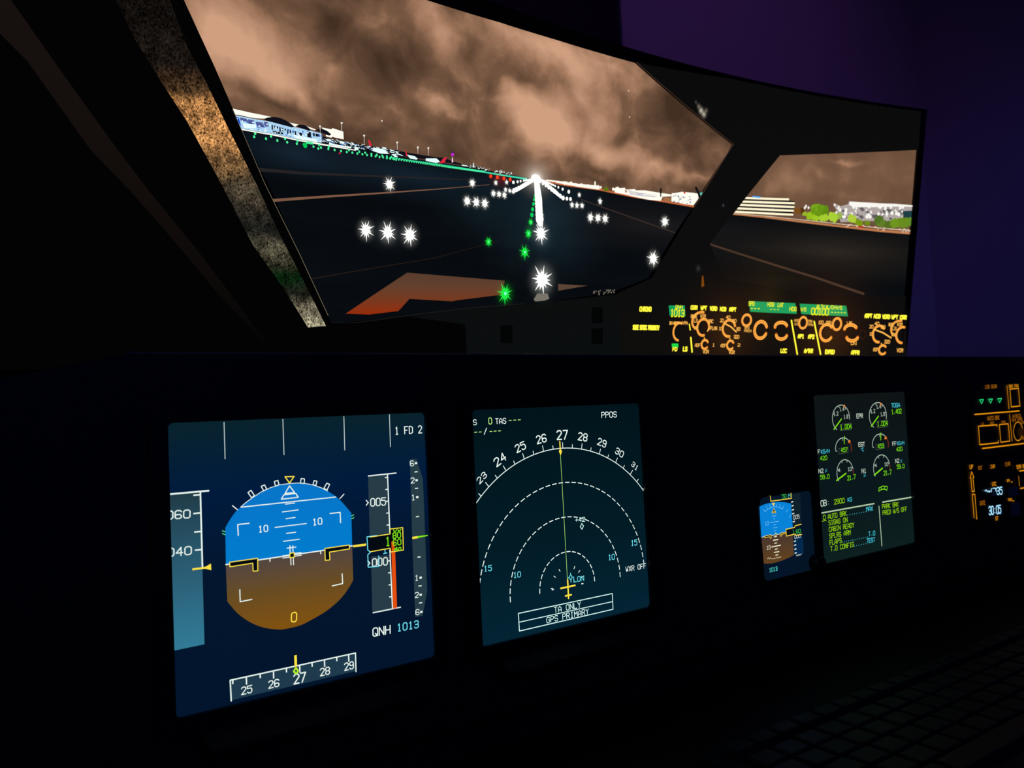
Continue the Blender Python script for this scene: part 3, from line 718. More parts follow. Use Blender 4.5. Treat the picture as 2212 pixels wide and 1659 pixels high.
p = Pen('panel', 6); p.text(c7, '50', (568, 264), (628, 252), 58, 0.13, 0.2); p.text(c7, '1', (730, 808), (752, 804), 54, 0.14, 0.0); p.text(c7, '60', (782, 808), (852, 796), 56, 0.14, 0.2); p.build('readout_digits', glow((60, 205, 70)), S, 'green digits')
p = Pen('panel', 6); p.text(c7, 'M', (662, 246), (692, 240), 50, 0.15, 0.0); p.text(c7, '1013', (366, 1412), (490, 1384), 62, 0.14, 0.24); p.build('pressure_readout', glow((80, 215, 205)), S, 'cyan digits')
kx, kz = on_panel(1757, 1215)
Solid().cyl((kx, -0.004, kz), 0.0075, 0.0065, (0, -1, 0), 0.012, 24, 0.001).build('adjustment_knob', BEZEL, isis, smooth=False)

# ------------------------------------------------------------------ right hand panels with amber legends
c8 = crop(2060, 800, 742 / 152, on_panel)
AMB = glow((228, 146, 18)); AMB2 = glow((170, 100, 12)); AMB3 = glow((240, 165, 25), 1.1)


def plate(name, box, label, cat):
    (ax, ay), (bx, by) = box
    a, b = c8(ax, ay), c8(bx, by); xa, xb, zt, zb = a[0], b[0], a[1], b[1]
    r = empty(name, ((xa + xb) / 2, PF, zb), label, cat)
    Solid().prism(rounded(xa, xb, zb, zt, 0.003), 0.0008, PF).build('plate', BLACK, r)
    return r


r = plate('landing_gear_panel', ((200, 120), (800, 432)), 'dark panel with amber LDG GEAR lettering above three green triangles', 'gear panel')
pl = [o for o in r.children][0]
for x, y in ((293, 328), (388, 322), (484, 316)):
    Pen('panel', 2).line(c8, [(x - 20, y - 16), (x + 20, y - 20), (x, y + 24)], 9, True).build('gear_down_light', glow((40, 225, 130)), r, 'green triangle')
Pen('panel', 2).text(c8, 'LDG GEAR', (332, 192), (456, 186), 36, 0.13, 0.2).build('gear_legend', AMB2, r)
p = Pen('panel', 2); p.line(c8, [(560, 158), (582, 408)], 8, caps=False); p.build('divider_line', AMB, r)
p = Pen('panel', 2); p.line(c8, [(592, 198), (682, 190), (698, 376), (606, 386)], 10, True); p.text(c8, 'BRK FAN', (584, 186), (682, 178), 32, 0.15, 0.2); p.build('brake_fan_button', AMB, r, 'amber outlined button with BRK FAN above')
r = plate('autobrake_panel', ((200, 440), (860, 850)), 'dark panel with amber AUTO BRK lettering over two outlined buttons', 'brake panel')
p = Pen('panel', 2); p.line(c8, [(220, 465), (692, 428)], 13, caps=False); p.line(c8, [(300, 824), (860, 756)], 13, caps=False); p.line(c8, [(588, 462), (614, 746)], 8, caps=False); p.build('border_lines', AMB, r)
p = Pen('panel', 2); p.text(c8, 'AUTO BRK', (358, 528), (482, 518), 40, 0.13, 0.2); p.text(c8, 'LO', (292, 578), (318, 574), 24, 0.15, 0.2); p.text(c8, 'MED', (386, 570), (424, 566), 24, 0.15, 0.2); p.text(c8, 'MAX', (506, 558), (546, 554), 24, 0.15, 0.2); p.build('brake_legend', AMB2, r)
Pen('panel', 2).line(c8, [(455, 590), (455, 574), (260, 590), (274, 784), (470, 764), (470, 744)], 11).build('low_medium_button', AMB, r)
Pen('panel', 2).line(c8, [(574, 580), (574, 564), (480, 572), (496, 758), (590, 746), (576, 580)], 10).build('maximum_button', AMB, r)
p = Pen('panel', 2); p.text(c8, 'A/SKID&'.replace('&', 'Q'), (622, 500), (712, 492), 32, 0.14, 0.2) if False else p.text(c8, 'A/SKID', (622, 500), (706, 492), 32, 0.14, 0.2)
p.text(c8, 'N/W STRG', (618, 540), (722, 530), 32, 0.13, 0.2); p.text(c8, 'ON', (714, 566), (742, 562), 28, 0.14, 0.2); p.text(c8, 'OFF', (724, 734), (768, 728), 30, 0.14, 0.2); p.build('skid_legend', AMB2, r)
sw = [(678 + 48 * math.cos(2 * math.pi * i / 32), 645 - 2 - 98 * math.sin(2 * math.pi * i / 32)) for i in range(32)]
Pen('panel', 2).line(c8, sw, 8, True).build('skid_switch_ring', AMB, r, 'amber ring')
tx, tz = c8(682, 650)
Solid().cyl((tx, -0.004, tz), 0.0055, 0.0045, (0, -1, 0), 0.010, 20).cyl((tx + 0.003, -0.014, tz + 0.003), 0.003, 0.0042, (0.35, -1, 0.3), 0.018, 16).build('skid_switch', solid('satin_metal', (0.25, 0.24, 0.22), 0.4, 0.8), r)
r = plate('gear_lever_panel', ((140, 985), (252, 1590)), 'narrow dark plate with amber UP lettering and an outlined arrow', 'lever panel')
Pen('panel', 2).text(c8, 'UP', (170, 1040), (204, 1036), 40, 0.16, 0.2).build('up_legend', AMB, r)
p = Pen('panel', 2); p.line(c8, [(188, 1070), (212, 1128), (202, 1130), (216, 1276), (192, 1278), (180, 1134), (172, 1136)], 11, True); p.build('up_arrow', AMB, r, 'amber outlined arrow')
p = Pen('panel', 2); p.line(c8, [(214, 1552), (194, 1308), (222, 1306), (243, 1566), (238, 1562)], 11); p.build('down_arrow_shaft', AMB, r, 'amber')
r = plate('clock', ((255, 980), (672, 1610)), 'dark digital clock with glowing white digits and amber legends', 'clock')
p = Pen('panel', 2)
for t, a, b, h in (('RST', (260, 1050), (302, 1044), 38), ('CHR', (392, 1034), (434, 1028), 34), ('CHR', (546, 1012), (596, 1004), 40), ('DATE', (276, 1424), (332, 1416), 42)): p.text(c8, t, a, b, h, 0.13, 0.2)
p.build('clock_legend', AMB2, r)
p = Pen('panel', 2)
for t, a, b, h in (('CHR', (392, 1034), (434, 1028), 34), ('UTC', (406, 1218), (448, 1214), 36), ('ET', (444, 1580), (468, 1576), 36), ('GPS', (562, 1176), (590, 1172), 24), ('RUN', (578, 1378), (612, 1372), 26), ('INT', (604, 1186), (620, 1184), 14), ('STP', (618, 1386), (638, 1384), 14)): p.text(c8, t, a, b, h, 0.18, 0.2)
p.build('clock_bright_legend', AMB, r)
for q in ([(400, 1236), (528, 1218), (536, 1298), (408, 1330)], [(360, 1438), (512, 1410), (522, 1520), (368, 1540)]): Pen('panel', 2).poly(c8, *q).build('readout_window', glow((5, 14, 30)), r)
DIG = glow((170, 225, 255), 1.2)
p = Pen('panel', 3)
for t, a, b, h in (('35', (456, 1310), (510, 1306), 76),): p.text(c8, t, a, b, h, 0.15, 0.2)
p.line(c8, [(328, 1270), (345, 1262), (352, 1280)], 12); p.line(c8, [(360, 1272), (372, 1284), (384, 1270)], 12); p.line(c8, [(394, 1282), (396, 1246)], 12); p.line(c8, [(408, 1246), (424, 1242)], 10); p.line(c8, [(426, 1242), (446, 1246), (440, 1264), (450, 1280)], 12)
p.build('time_digits', DIG, r, 'white digits')
Pen('panel', 3).text(c8, '30:05', (372, 1524), (496, 1506), 86, 0.15, 0.2).build('elapsed_digits', DIG, r, 'white digits 30:05')
for (ax, ay), (bx, by) in (((572, 1240), (666, 1316)), ((600, 1404), (690, 1522))):
    a, b = c8(ax, ay), c8(bx, by)
    Solid().box(a[0], b[0], -0.002, 0.001, b[1], a[1], 0.0008).build('square_switch', solid('grey_switch_plastic', (0.30, 0.38, 0.48), 0.5), r, 'grey blue square switch')
r = plate('terrain_switch_panel', ((676, 980), (900, 1300)), 'dark panel with amber TERR ON lettering beside the digital clock', 'switch panel')
p = Pen('panel', 2); p.text(c8, 'TERR ON ND', (652 + 8, 1040), (790, 1020), 36, 0.15, 0.2); p.build('terrain_legend', AMB, r)
p = Pen('panel', 2); p.line(c8, [(692, 1062), (820, 1044)], 12, caps=False); p.line(c8, [(684, 1116), (692, 1220)], 7); p.line(c8, [(700, 1246), (830, 1226)], 12, caps=False); p.build('terrain_button_outline', AMB, r)

# ------------------------------------------------------------------ curved monitor and the picture on it
MS0, MS1, MH = -1.22, 0.0785, -0.455
mon = empty('curved_monitor', tuple(monitor_point(-0.5, MH)), 'wide curved monitor showing a night runway, standing behind the black instrument panel', 'monitor')


def sweep(name, prof, s0, s1, mat, parent, n=90):
    """profile of (lift, height) points swept along the curve of the monitor"""
    bm = bmesh.new(); L = root_of(parent).location; rings = []
    for i in range(n + 1):
        s = s0 + (s1 - s0) * i / n
        rings.append([bm.verts.new(monitor_point(s, h, l) - L) for l, h in prof])
    for a, b in zip(rings, rings[1:]):
        for j in range(len(prof)): bm.faces.new((a[j], a[(j + 1) % len(prof)], b[(j + 1) % len(prof)], b[j]))
    bm.faces.new(rings[0]); bm.faces.new(rings[-1][::-1])
    bmesh.ops.recalc_face_normals(bm, faces=bm.faces)
    me = bpy.data.meshes.new(name); bm.to_mesh(me); bm.free()
    return link_mesh(name, me, mat, parent)


MONB = solid('monitor_black_plastic', (0.010, 0.010, 0.011), 0.5)
sweep('housing', [(-0.001, 0.0), (-0.001, MH), (-0.028, MH - 0.002), (-0.055, MH + 0.10), (-0.055, -0.10), (-0.028, 0.0)], MS0 - 0.012, MS1 + 0.012, MONB, mon)
bz = sweep('bezel', [(0.003, 0.0), (0.003, -0.0045), (-0.001, -0.0045), (-0.001, 0.0)], MS0 - 0.012, MS1 + 0.012, MONB, mon)
sweep('side_bezel', [(0.003, -0.0045), (0.003, MH), (-0.001, MH), (-0.001, -0.0045)], MS1, MS1 + 0.012, MONB, mon, 2)
sweep('side_bezel', [(0.003, -0.0045), (0.003, MH), (-0.001, MH), (-0.001, -0.0045)], MS0 - 0.012, MS0, MONB, mon, 2)
S = sweep('screen', [(0.0, -0.0045), (0.0, MH), (-0.001, MH), (-0.001, -0.0045)], MS0, MS1, solid('monitor_panel_black', (0.006, 0.006, 0.006), 0.6), mon)
# stand
pm = monitor_point(-0.5, -0.30, -0.055)
Solid().box(pm.x - 0.05, pm.x + 0.05, pm.y + 0.005, pm.y + 0.035, DT + 0.015, pm.z, 0.004).build('stand_column', MONB, mon)
Solid().box(pm.x - 0.16, pm.x + 0.16, pm.y - 0.10, pm.y + 0.14, DT, DT + 0.016, 0.004).build('stand_foot', MONB, mon)
m0 = ID_M
k3 = crop(460, 200, 2212 / 400, on_monitor); k4 = crop(840, 280, 2212 / 400, on_monitor); k5 = crop(1200, 330, 2212 / 400, on_monitor)
k6 = crop(1480, 200, 1792 / 540, on_monitor); k7 = crop(540, 330, 2212 / 700, on_monitor)
ks1 = crop(380, 0, 2212 / 620, on_monitor); ks2 = crop(960, 0, 2212 / 640, on_monitor)

# -- sky material: clouds lit from below by the airport
def sky_material(amp=0.38):
    m, nt, out = new_mat('night_clouds_picture'); N = nt.nodes.new; L = nt.links.new
    uv = N('ShaderNodeUVMap')
    wn = N('ShaderNodeTexNoise'); wn.inputs['Scale'].default_value = 13; wn.inputs['Detail'].default_value = 5; L(uv.outputs[0], wn.inputs['Vector'])
    sub = N('ShaderNodeVectorMath'); sub.operation = 'SUBTRACT'; sub.inputs[1].default_value = (0.5, 0.5, 0.5); L(wn.outputs['Color'], sub.inputs[0])
    scl = N('ShaderNodeVectorMath'); scl.operation = 'SCALE'; scl.inputs['Scale'].default_value = 0.062; L(sub.outputs[0], scl.inputs[0])
    wv = N('ShaderNodeVectorMath'); wv.operation = 'ADD'; L(uv.outputs[0], wv.inputs[0]); L(scl.outputs[0], wv.inputs[1])
    n1 = N('ShaderNodeTexNoise'); n1.inputs['Scale'].default_value = 24; n1.inputs['Detail'].default_value = 9; n1.inputs['Roughness'].default_value = 0.55; n1.inputs['Distortion'].default_value = 0.4
    st = N('ShaderNodeMapping'); st.inputs['Scale'].default_value = (0.8, 1.0, 1); L(uv.outputs[0], st.inputs[0]); L(st.outputs[0], n1.inputs['Vector'])
    acc = N('ShaderNodeMath'); acc.operation = 'MULTIPLY_ADD'; acc.inputs[1].default_value = amp; acc.inputs[2].default_value = 0.14 + (0.38 - amp) / 2
    nr = N('ShaderNodeMapRange'); nr.inputs[1].default_value = 0.30; nr.inputs[2].default_value = 0.70; L(n1.outputs['Fac'], nr.inputs[0]); L(nr.outputs[0], acc.inputs[0])
    cur = acc.outputs[0]
    # blobs: centre x, y, radius x, radius y (photo pixels), tilt in degrees, amount
    B = [(470, 60, 190, 170, 35, .75), (560, 130, 190, 110, 40, .6), (420, 90, 90, 130, 20, .3), (640, 195, 70, 26, 25, .35), (700, 150, 60, 55, 40, .38), (745, 215, 60, 18, 20, .22),
         (720, 30, 90, 90, 45, -.30), (800, 110, 170, 45, 35, -.30), (830, 60, 80, 40, 30, .16), (880, 140, 130, 60, 30, -.25), (930, 50, 120, 70, 60, .42), (960, 60, 50, 120, 80, .20),
         (950, 215, 60, 34, 10, .55), (990, 240, 50, 20, 10, .3), (840, 235, 50, 30, 20, .22), (905, 200, 36, 26, 0, .2), (1040, 195, 80, 60, 30, .26), (1030, 130, 70, 60, 50, .18), (1010, 110, 60, 80, 60, -.2), (1060, 215, 60, 60, 30, -.22), (1110, 70, 150, 70, 15, .42), (1210, 110, 170, 75, 15, .46),
         (1150, 250, 95, 95, 30, .78), (1210, 280, 110, 80, 35, .62), (1120, 210, 50, 40, 20, .3), (1250, 190, 110, 80, 45, .36), (1300, 250, 70, 80, 40, .22), (1300, 330, 110, 50, 25, .55), (1370, 300, 40, 50, 30, .38), (1400, 350, 90, 45, 15, .5), (1440, 375, 70, 30, 10, .25),
         (1140, 175, 50, 22, 10, -.25), (1320, 140, 100, 50, 20, .48), (1400, 165, 55, 42, 30, .34), (1270, 215, 90, 60, 40, .2), (1440, 220, 100, 80, 40, -.42), (1500, 270, 120, 90, 40, -.32), (1330, 285, 60, 22, -20, -.22), (1560, 320, 40, 26, 20, .22), (1510, 375, 80, 24, 5, .42), (1290, 365, 70, 16, 10, -.2),
         (590, 222, 240, 30, 14, -.5), (780, 285, 170, 26, 12, -.22), (950, 325, 170, 26, 10, -.18), (1300, 392, 180, 16, 8, -.2), (1500, 412, 100, 12, 6, -.15),
         (1700, 395, 70, 50, 10, .22), (1660, 400, 40, 40, 0, .18), (1770, 375, 30, 28, 0, .22), (1830, 340, 50, 10, 4, .34), (1870, 370, 200, 90, 0, .12), (1800, 415, 170, 20, 4, .08)]
    for x, y, rx, ry, a, amt in B:
        c = on_monitor(x, y); a = math.radians(a)
        ex = on_monitor(x + rx * 0.3 * math.cos(a), y + rx * 0.3 * math.sin(a)); ey = on_monitor(x - ry * 0.3 * math.sin(a), y + ry * 0.3 * math.cos(a))
        vx = ((ex[0] - c[0]) / .3, (ex[1] - c[1]) / .3); vy = ((ey[0] - c[0]) / .3, (ey[1] - c[1]) / .3)
        mp = N('ShaderNodeMapping'); mp.vector_type = 'TEXTURE'
        mp.inputs['Location'].default_value = (c[0], c[1], 0); mp.inputs['Rotation'].default_value = (0, 0, math.atan2(vx[1], vx[0]))
        mp.inputs['Scale'].default_value = (max(1e-3, 1.35 * math.hypot(*vx)), max(1e-3, 1.35 * math.hypot(*vy)), 1)
        L(wv.outputs[0], mp.inputs[0])
        # flatten to the picture plane before measuring the distance
        fl = N('ShaderNodeVectorMath'); fl.operation = 'MULTIPLY'; fl.inputs[1].default_value = (1, 1, 0); L(mp.outputs[0], fl.inputs[0])
        g = N('ShaderNodeTexGradient'); g.gradient_type = 'EASING' if False else 'QUADRATIC_SPHERE'; L(fl.outputs[0], g.inputs[0])
        ad = N('ShaderNodeMath'); ad.operation = 'MULTIPLY_ADD'; ad.inputs[1].default_value = amt * (0.92 if amt > 0 else 0.75); L(g.outputs['Fac'], ad.inputs[0]); L(cur, ad.inputs[2]); cur = ad.outputs[0]
    r = N('ShaderNodeValToRGB'); els = [(0.0, (68, 48, 35)), (0.22, (92, 67, 50)), (0.42, (120, 88, 67)), (0.62, (160, 119, 92)), (1.0, (207, 159, 128))]
    while len(r.color_ramp.elements) < len(els): r.color_ramp.elements.new(0.5)
    for el, (pz, c) in zip(r.color_ramp.elements, els): el.position = pz; el.color = rgb(c)
    L(cur, r.inputs[0])
    e = N('ShaderNodeEmission'); L(r.outputs[0], e.inputs[0]); L(e.outputs[0], out.inputs[0])
    return m


p = Pen('monitor', 1)
p.fill([m0(*q) for q in ((340, -110), (880, -14), (920, 0), (1080, 49), (1200, 86), (1371, 136), (1580, 312), (1571, 330), (1530, 392), (1496, 447), (1155, 392), (850, 342), (700, 312), (520, 285), (480, 200), (390, 0))])
SKY = sky_material(); p.build('sky_picture', SKY, S, 'brown clouds of the night sky', raw_uv=True); SKY = sky_material(0.16)
Pen('monitor', 1).fill([m0(*q) for q in ((1682, 335.6), (1781, 332.6), (1981.7, 324), (1967, 507), (1582, 462))]).build('side_window_sky_picture', SKY, S, 'plainer brown night sky', raw_uv=True)

# -- dark airfield ground
def ground_material():
    m, nt, out = new_mat('dark_airfield_picture'); N = nt.nodes.new; L = nt.links.new
    uv = N('ShaderNodeUVMap'); cur = None
    base = N('ShaderNodeRGB'); base.outputs[0].default_value = rgb((8, 12, 16)); cur = base.outputs[0]
    for x, y, rx, ry, a, c in ((1180, 470, 150, 150, 10, (26, 44, 54)), (900, 380, 330, 60, 12, (20, 34, 46)), (640, 330, 170, 60, 12, (22, 36, 50)), (1420, 490, 260, 70, 10, (28, 26, 28)), (1050, 450, 120, 70, 10, (16, 30, 36)), (1800, 545, 330, 70, 8, (44, 38, 32)), (1700, 600, 260, 60, 15, (26, 21, 16))):
        cc = on_monitor(x, y); ex = on_monitor(x + rx, y + rx * math.tan(math.radians(a))); ey = on_monitor(x, y + ry)
        mp = N('ShaderNodeMapping'); mp.vector_type = 'TEXTURE'; mp.inputs['Location'].default_value = (cc[0], cc[1], 0)
        mp.inputs['Scale'].default_value = (1.2 * abs(ex[0] - cc[0]), 1.2 * abs(ey[1] - cc[1]), 1); L(uv.outputs[0], mp.inputs[0])
        g = N('ShaderNodeTexGradient'); g.gradient_type = 'QUADRATIC_SPHERE'; L(mp.outputs[0], g.inputs[0])
        mx = N('ShaderNodeMix'); mx.data_type = 'RGBA'; mx.blend_type = 'MIX'; L(g.outputs['Fac'], mx.inputs['Factor']); L(cur, mx.inputs[6]); mx.inputs[7].default_value = rgb(c); cur = mx.outputs[2]
    n = N('ShaderNodeTexNoise'); n.inputs['Scale'].default_value = 6; mpn = N('ShaderNodeMapping'); mpn.inputs['Scale'].default_value = (1, 9, 1); L(uv.outputs[0], mpn.inputs[0]); L(mpn.outputs[0], n.inputs['Vector'])
    mr = N('ShaderNodeMapRange'); mr.inputs[3].default_value = 0.7; mr.inputs[4].default_value = 1.3; L(n.outputs['Fac'], mr.inputs[0])
    e = N('ShaderNodeEmission'); L(cur, e.inputs[0]); L(mr.outputs[0], e.inputs[1]); L(e.outputs[0], out.inputs[0])
    m.cycles.emission_sampling = 'NONE'
    return m


p = Pen('monitor', 2)
p.fill([m0(*q) for q in ((516, 276), (700, 306), (850, 335), (1045, 366), (1153, 387), (1294, 410), (1496, 447), (1460, 500), (1400, 600), (1320, 632), (1180, 652), (1030, 668), (880, 684), (722, 700), (705, 694), (590, 420))])
p.fill([m0(*q) for q in ((1582.5, 462), (1967, 507), (1958, 650), (1400, 634), (1460, 600), (1530, 527))])
p.build('airfield_ground_picture', ground_material(), S, 'dark grass and tarmac', raw_uv=True)

# -- painted lines and marking on the tarmac
p = Pen('monitor', 3)
p.taper(m0, [(589, 433), (700, 425), (825, 417), (940, 409), (1056, 399)], 6.5, 1.2); p.build('taxiway_line_picture', glow((122, 86, 66)), S, 'brown edge line')
p = Pen('monitor', 3); p.taper(m0, [(559, 366.5), (650, 374), (809, 380.6), (950, 386), (1050, 389)], 8, 1.5); p.build('far_taxiway_picture', glow((38, 34, 36)), S)
p = Pen('monitor', 3); p.taper(m0, [(673, 602), (800, 580), (935, 558), (1078, 520)], 2.2, 1.0); p.build('faint_line_picture', glow((42, 27, 22)), S)
p = Pen('monitor', 3); p.taper(m0, [(1254, 431), (1350, 465), (1458, 503)], 2, 3); p.build('faint_line_picture', glow((58, 44, 40)), S)
p = Pen('monitor', 3); p.taper(m0, [(1531, 527), (1640, 562), (1760, 599), (1866, 635)], 4, 6); p.build('right_edge_line_picture', glow((74, 54, 42)), S)
p = Pen('monitor', 3); p.poly(k7, (650, 1098), (1070, 818), (1735, 873), (1720, 968), (1400, 1008), (1380, 1014), (1085, 997), (1010, 1080), (810, 1104))
Pen('monitor', 3).poly(m0, (1204.6, 613.5), (1268, 617), (1205, 628)).build('pale_marking_picture', glow((92, 68, 54)), S)
p.build('painted_arrow_picture', gradient(((0.0, (150, 44, 10)), (0.35, (118, 58, 32)), (0.7, (98, 64, 46)), (1.0, (88, 60, 46)))), S, 'red brown pavement marking')

# -- terminal and aircraft on the left horizon
p = Pen('monitor', 3)
p.poly(k3, (207, 185), (240, 195), (460, 245), (590, 270), (720, 300), (690, 315), (600, 312), (500, 308), (400, 290), (320, 270), (240, 262)); p.poly(k3, (885, 355), (1000, 380), (1050, 395), (1040, 408), (970, 405), (905, 385)); p.poly(k3, (1090, 395), (1220, 440), (1210, 452), (1130, 430))
p.poly(k3, (1290, 418), (1410, 440), (1420, 425), (1550, 468), (1555, 560), (1460, 540), (1390, 520), (1330, 470)); p.poly(k3, (330, 432), (520, 468), (700, 495), (1000, 560), (1250, 602), (1400, 630), (1700, 685), (1700, 696), (1240, 620), (1000, 575), (700, 512), (330, 448))
p.poly(k3, (1340, 505), (1420, 525), (1410, 540), (1345, 525)); p.build('terminal_roof_picture', glow((250, 246, 232), 1.1), S, 'cream white roofs and apron')
p = Pen('monitor', 3); p.poly(k3, (240, 268), (330, 285), (480, 315), (660, 345), (900, 400), (1100, 440), (1290, 490), (1292, 602), (1000, 556), (700, 492), (520, 464), (330, 430), (285, 400), (250, 320)); p.build('terminal_facade_picture', glow((172, 212, 242)), S, 'pale blue lit facade')
p = Pen('monitor', 4)
for q in ([(262, 290), (300, 300), (330, 410), (290, 350)],): p.poly(k3, *q)
p.build('blue_facade_picture', glow((20, 80, 215)), S, 'blue')
p = Pen('monitor', 4)
for q in ([(310, 298), (480, 335), (485, 375), (430, 385), (400, 350), (320, 335)], [(500, 350), (590, 360), (605, 420), (520, 412)], [(600, 350), (650, 358), (655, 410), (606, 405)]): p.poly(k3, *q)
p.build('facade_panels_picture', glow((78, 88, 150)), S)
p = Pen('monitor', 4)
for i in range(12):
    x = 690 + i * 31; y = 385 + i * 8.6; p.poly(k3, (x, y), (x + 16, y + 4), (x + 18, y + 62 - (i % 3) * 16), (x + 2, y + 58 - (i % 3) * 16))
for q in ([(1115, 465), (1160, 475), (1165, 540), (1120, 535)], [(1185, 482), (1205, 486), (1208, 525), (1188, 522)], [(1215, 490), (1265, 500), (1265, 530), (1218, 525)], [(700, 455), (830, 480), (828, 500), (720, 488)], [(1000, 475), (1060, 490), (1055, 520), (1010, 510)]): p.poly(k3, *q)
for a, b, c in (((590, 318), (760, 306), (960, 405)), ((980, 402), (1080, 392), (1160, 446)), ((1215, 452), (1300, 446), (1405, 502))):
    pts = [a] + [(a[0] + (c[0] - a[0]) * t, a[1] + (c[1] - a[1]) * t - 4 * t * (1 - t) * (0.5 * (a[1] + c[1]) - b[1] + 6)) for t in (.15, .3, .45, .6, .75, .9)] + [c, (c[0] - 20, c[1] + 14), (a[0] + 60, a[1] + 24)]
    p.poly(k3, *pts)
p.poly(k3, (1300, 520), (1400, 560), (1700, 610), (1850, 640), (2212, 690), (2212, 720), (1900, 705), (1890, 715), (1300, 605)); p.poly(k4, (0, 235), (300, 290), (480, 320), (640, 340), (860, 410), (1100, 455), (1100, 470), (700, 400), (430, 355), (0, 300))
p.build('terminal_dark_roof_picture', glow((14, 16, 26)), S, 'dark arched roofs and windows')
p = Pen('monitor', 5)
for q in ([(340, 360), (400, 375), (505, 385), (500, 430), (360, 425)], [(985, 475), (1005, 478), (1035, 520), (1230, 560), (1240, 598), (1090, 572), (1000, 555), (960, 530), (950, 510), (1010, 515)], [(1380, 600), (1480, 625), (1640, 650), (1640, 668), (1480, 645), (1370, 622)], [(1680, 640), (1720, 660), (1730, 690), (1680, 690)], [(1905, 655), (2050, 690), (2090, 735), (1990, 730), (1900, 700)], [(1510, 580), (1560, 590), (1555, 615), (1500, 608)], [(1340, 560), (1400, 565), (1395, 585), (1350, 580)], [(1640, 590), (1680, 620), (1660, 630)], [(2010, 650), (2060, 660), (2060, 672), (2015, 662)]): p.poly(k3, *q)
for q in ([(205, 300), (300, 320), (335, 350), (320, 362), (240, 345)], [(430, 345), (560, 345), (600, 385), (560, 400), (430, 375)], [(20, 295), (60, 295), (100, 330), (60, 330)], [(80, 280), (160, 310), (150, 316), (90, 296)], [(860, 418), (930, 432), (930, 442), (862, 432)]): p.poly(k4, *q)
for i in range(46):
    x = random.uniform(930, 1530); y = 440 + (x - 930) * 0.172 + random.uniform(-16, 12); q = random.uniform(3, 9); p.poly(k4, (x - q, y - q * .6), (x + q, y - q * .4), (x + q, y + q * .8), (x - q, y + q * .6))
for i in range(40):
    x = random.uniform(1300, 2200); y = 560 + (x - 1300) * 0.17 + random.uniform(-22, 16); q = random.uniform(3, 8); p.poly(k3, (x - q, y - q * .5), (x + q * 2, y - q * .2), (x + q * 2, y + q * .7), (x - q, y + q * .5))
rr = random.Random(5)
for i in range(60):
    x = rr.uniform(250, 1290); t = (x - 250) / 1040; y = rr.uniform(288 + 215 * t, 415 + 180 * t); q = rr.uniform(4, 13); e = rr.uniform(2, 7); p.poly(k3, (x - q, y - e - q * .2), (x + q, y - e + q * .2), (x + q, y + e + q * .2), (x - q, y + e - q * .2))
for i in range(120):
    x = rr.uniform(1300, 2212); y = 575 + (x - 1300) * 0.165 + rr.uniform(-30, 24); q = rr.uniform(4, 14); e = rr.uniform(1.5, 4); p.poly(k3, (x - q, y - e - q * .17), (x + q, y - e + q * .17), (x + q, y + e + q * .17), (x - q, y + e - q * .17))
p.poly(k4, (1000, 398), (1008, 400), (1004, 440), (990, 440)); p.build('apron_lights_picture', glow((228, 250, 250), 1.05), S, 'white parked aircraft and apron lights', kind='stuff')
p = Pen('monitor', 5)
for x, y, yb in ((1268, 404, 482), (1527, 364, 560), (1795, 514, 622), (2190, 595, 690)): p.taper(k3, [(x + 2, yb), (x, y)], 4, 8); p.poly(k3, (x - 14, y - 8), (x + 12, y - 8), (x + 10, y + 12), (x - 8, y + 14))
for x, y, yb in ((335, 214, 290), (460, 222, 310)): p.taper(k4, [(x + 2, yb), (x, y)], 4, 8); p.poly(k4, (x - 11, y - 10), (x + 13, y - 10), (x + 6, y + 18), (x - 4, y + 18))
p.build('floodlight_masts_picture', glow((235, 228, 220)), S, 'white floodlight masts')
p = Pen('monitor', 5); rr = random.Random(9)
for i in range(46):
    x = rr.uniform(250, 1900); t = (x - 250) / 1040; y = rr.uniform(300 + 215 * t, 415 + 178 * t) if x < 1290 else 575 + (x - 1300) * 0.165 + rr.uniform(-20, 20); q = rr.uniform(5, 14); e = rr.uniform(4, 12) if x < 1290 else 4; p.poly(k3, (x - q, y - e - q * .2), (x + q, y - e + q * .2), (x + q, y + e + q * .2), (x - q, y + e - q * .2))
p.build('blue_facade_windows_picture', glow((62, 108, 200)), S, 'blue windows', kind='stuff')
p = Pen('monitor', 5); p.poly(k3, (1842, 565), (1860, 568), (1890, 640), (1858, 645)); p.poly(k4, (183, 250), (196, 250), (212, 318), (195, 318)); p.poly(k4, (668, 328), (684, 332), (655, 398), (588, 408), (630, 355)); p.poly(k3, (1020, 540), (1090, 555), (1088, 566), (1024, 552)); p.poly(k3, (1490, 728), (1500, 710), (1520, 732), (1495, 738)); p.poly(k3, (1965, 795), (1978, 790), (1976, 802))
p.build('red_aircraft_tails_picture', glow((215, 40, 62)), S, 'red tails')
p = Pen('monitor', 5); p.poly(k4, (735, 285), (765, 283), (768, 300), (750, 325), (733, 305)); p.build('control_tower_picture', glow((210, 40, 220)), S, 'magenta lit tower')
p = Pen('monitor', 5); p.poly(k4, (738, 282), (744, 262), (758, 260), (764, 282)); p.build('control_tower_cap_picture', glow((70, 30, 130)), S, 'violet'); p = Pen('monitor', 5); p.poly(k4, (744, 335), (754, 335), (760, 392), (740, 392)); p.build('control_tower_stem_picture', glow((245, 200, 225)), S)

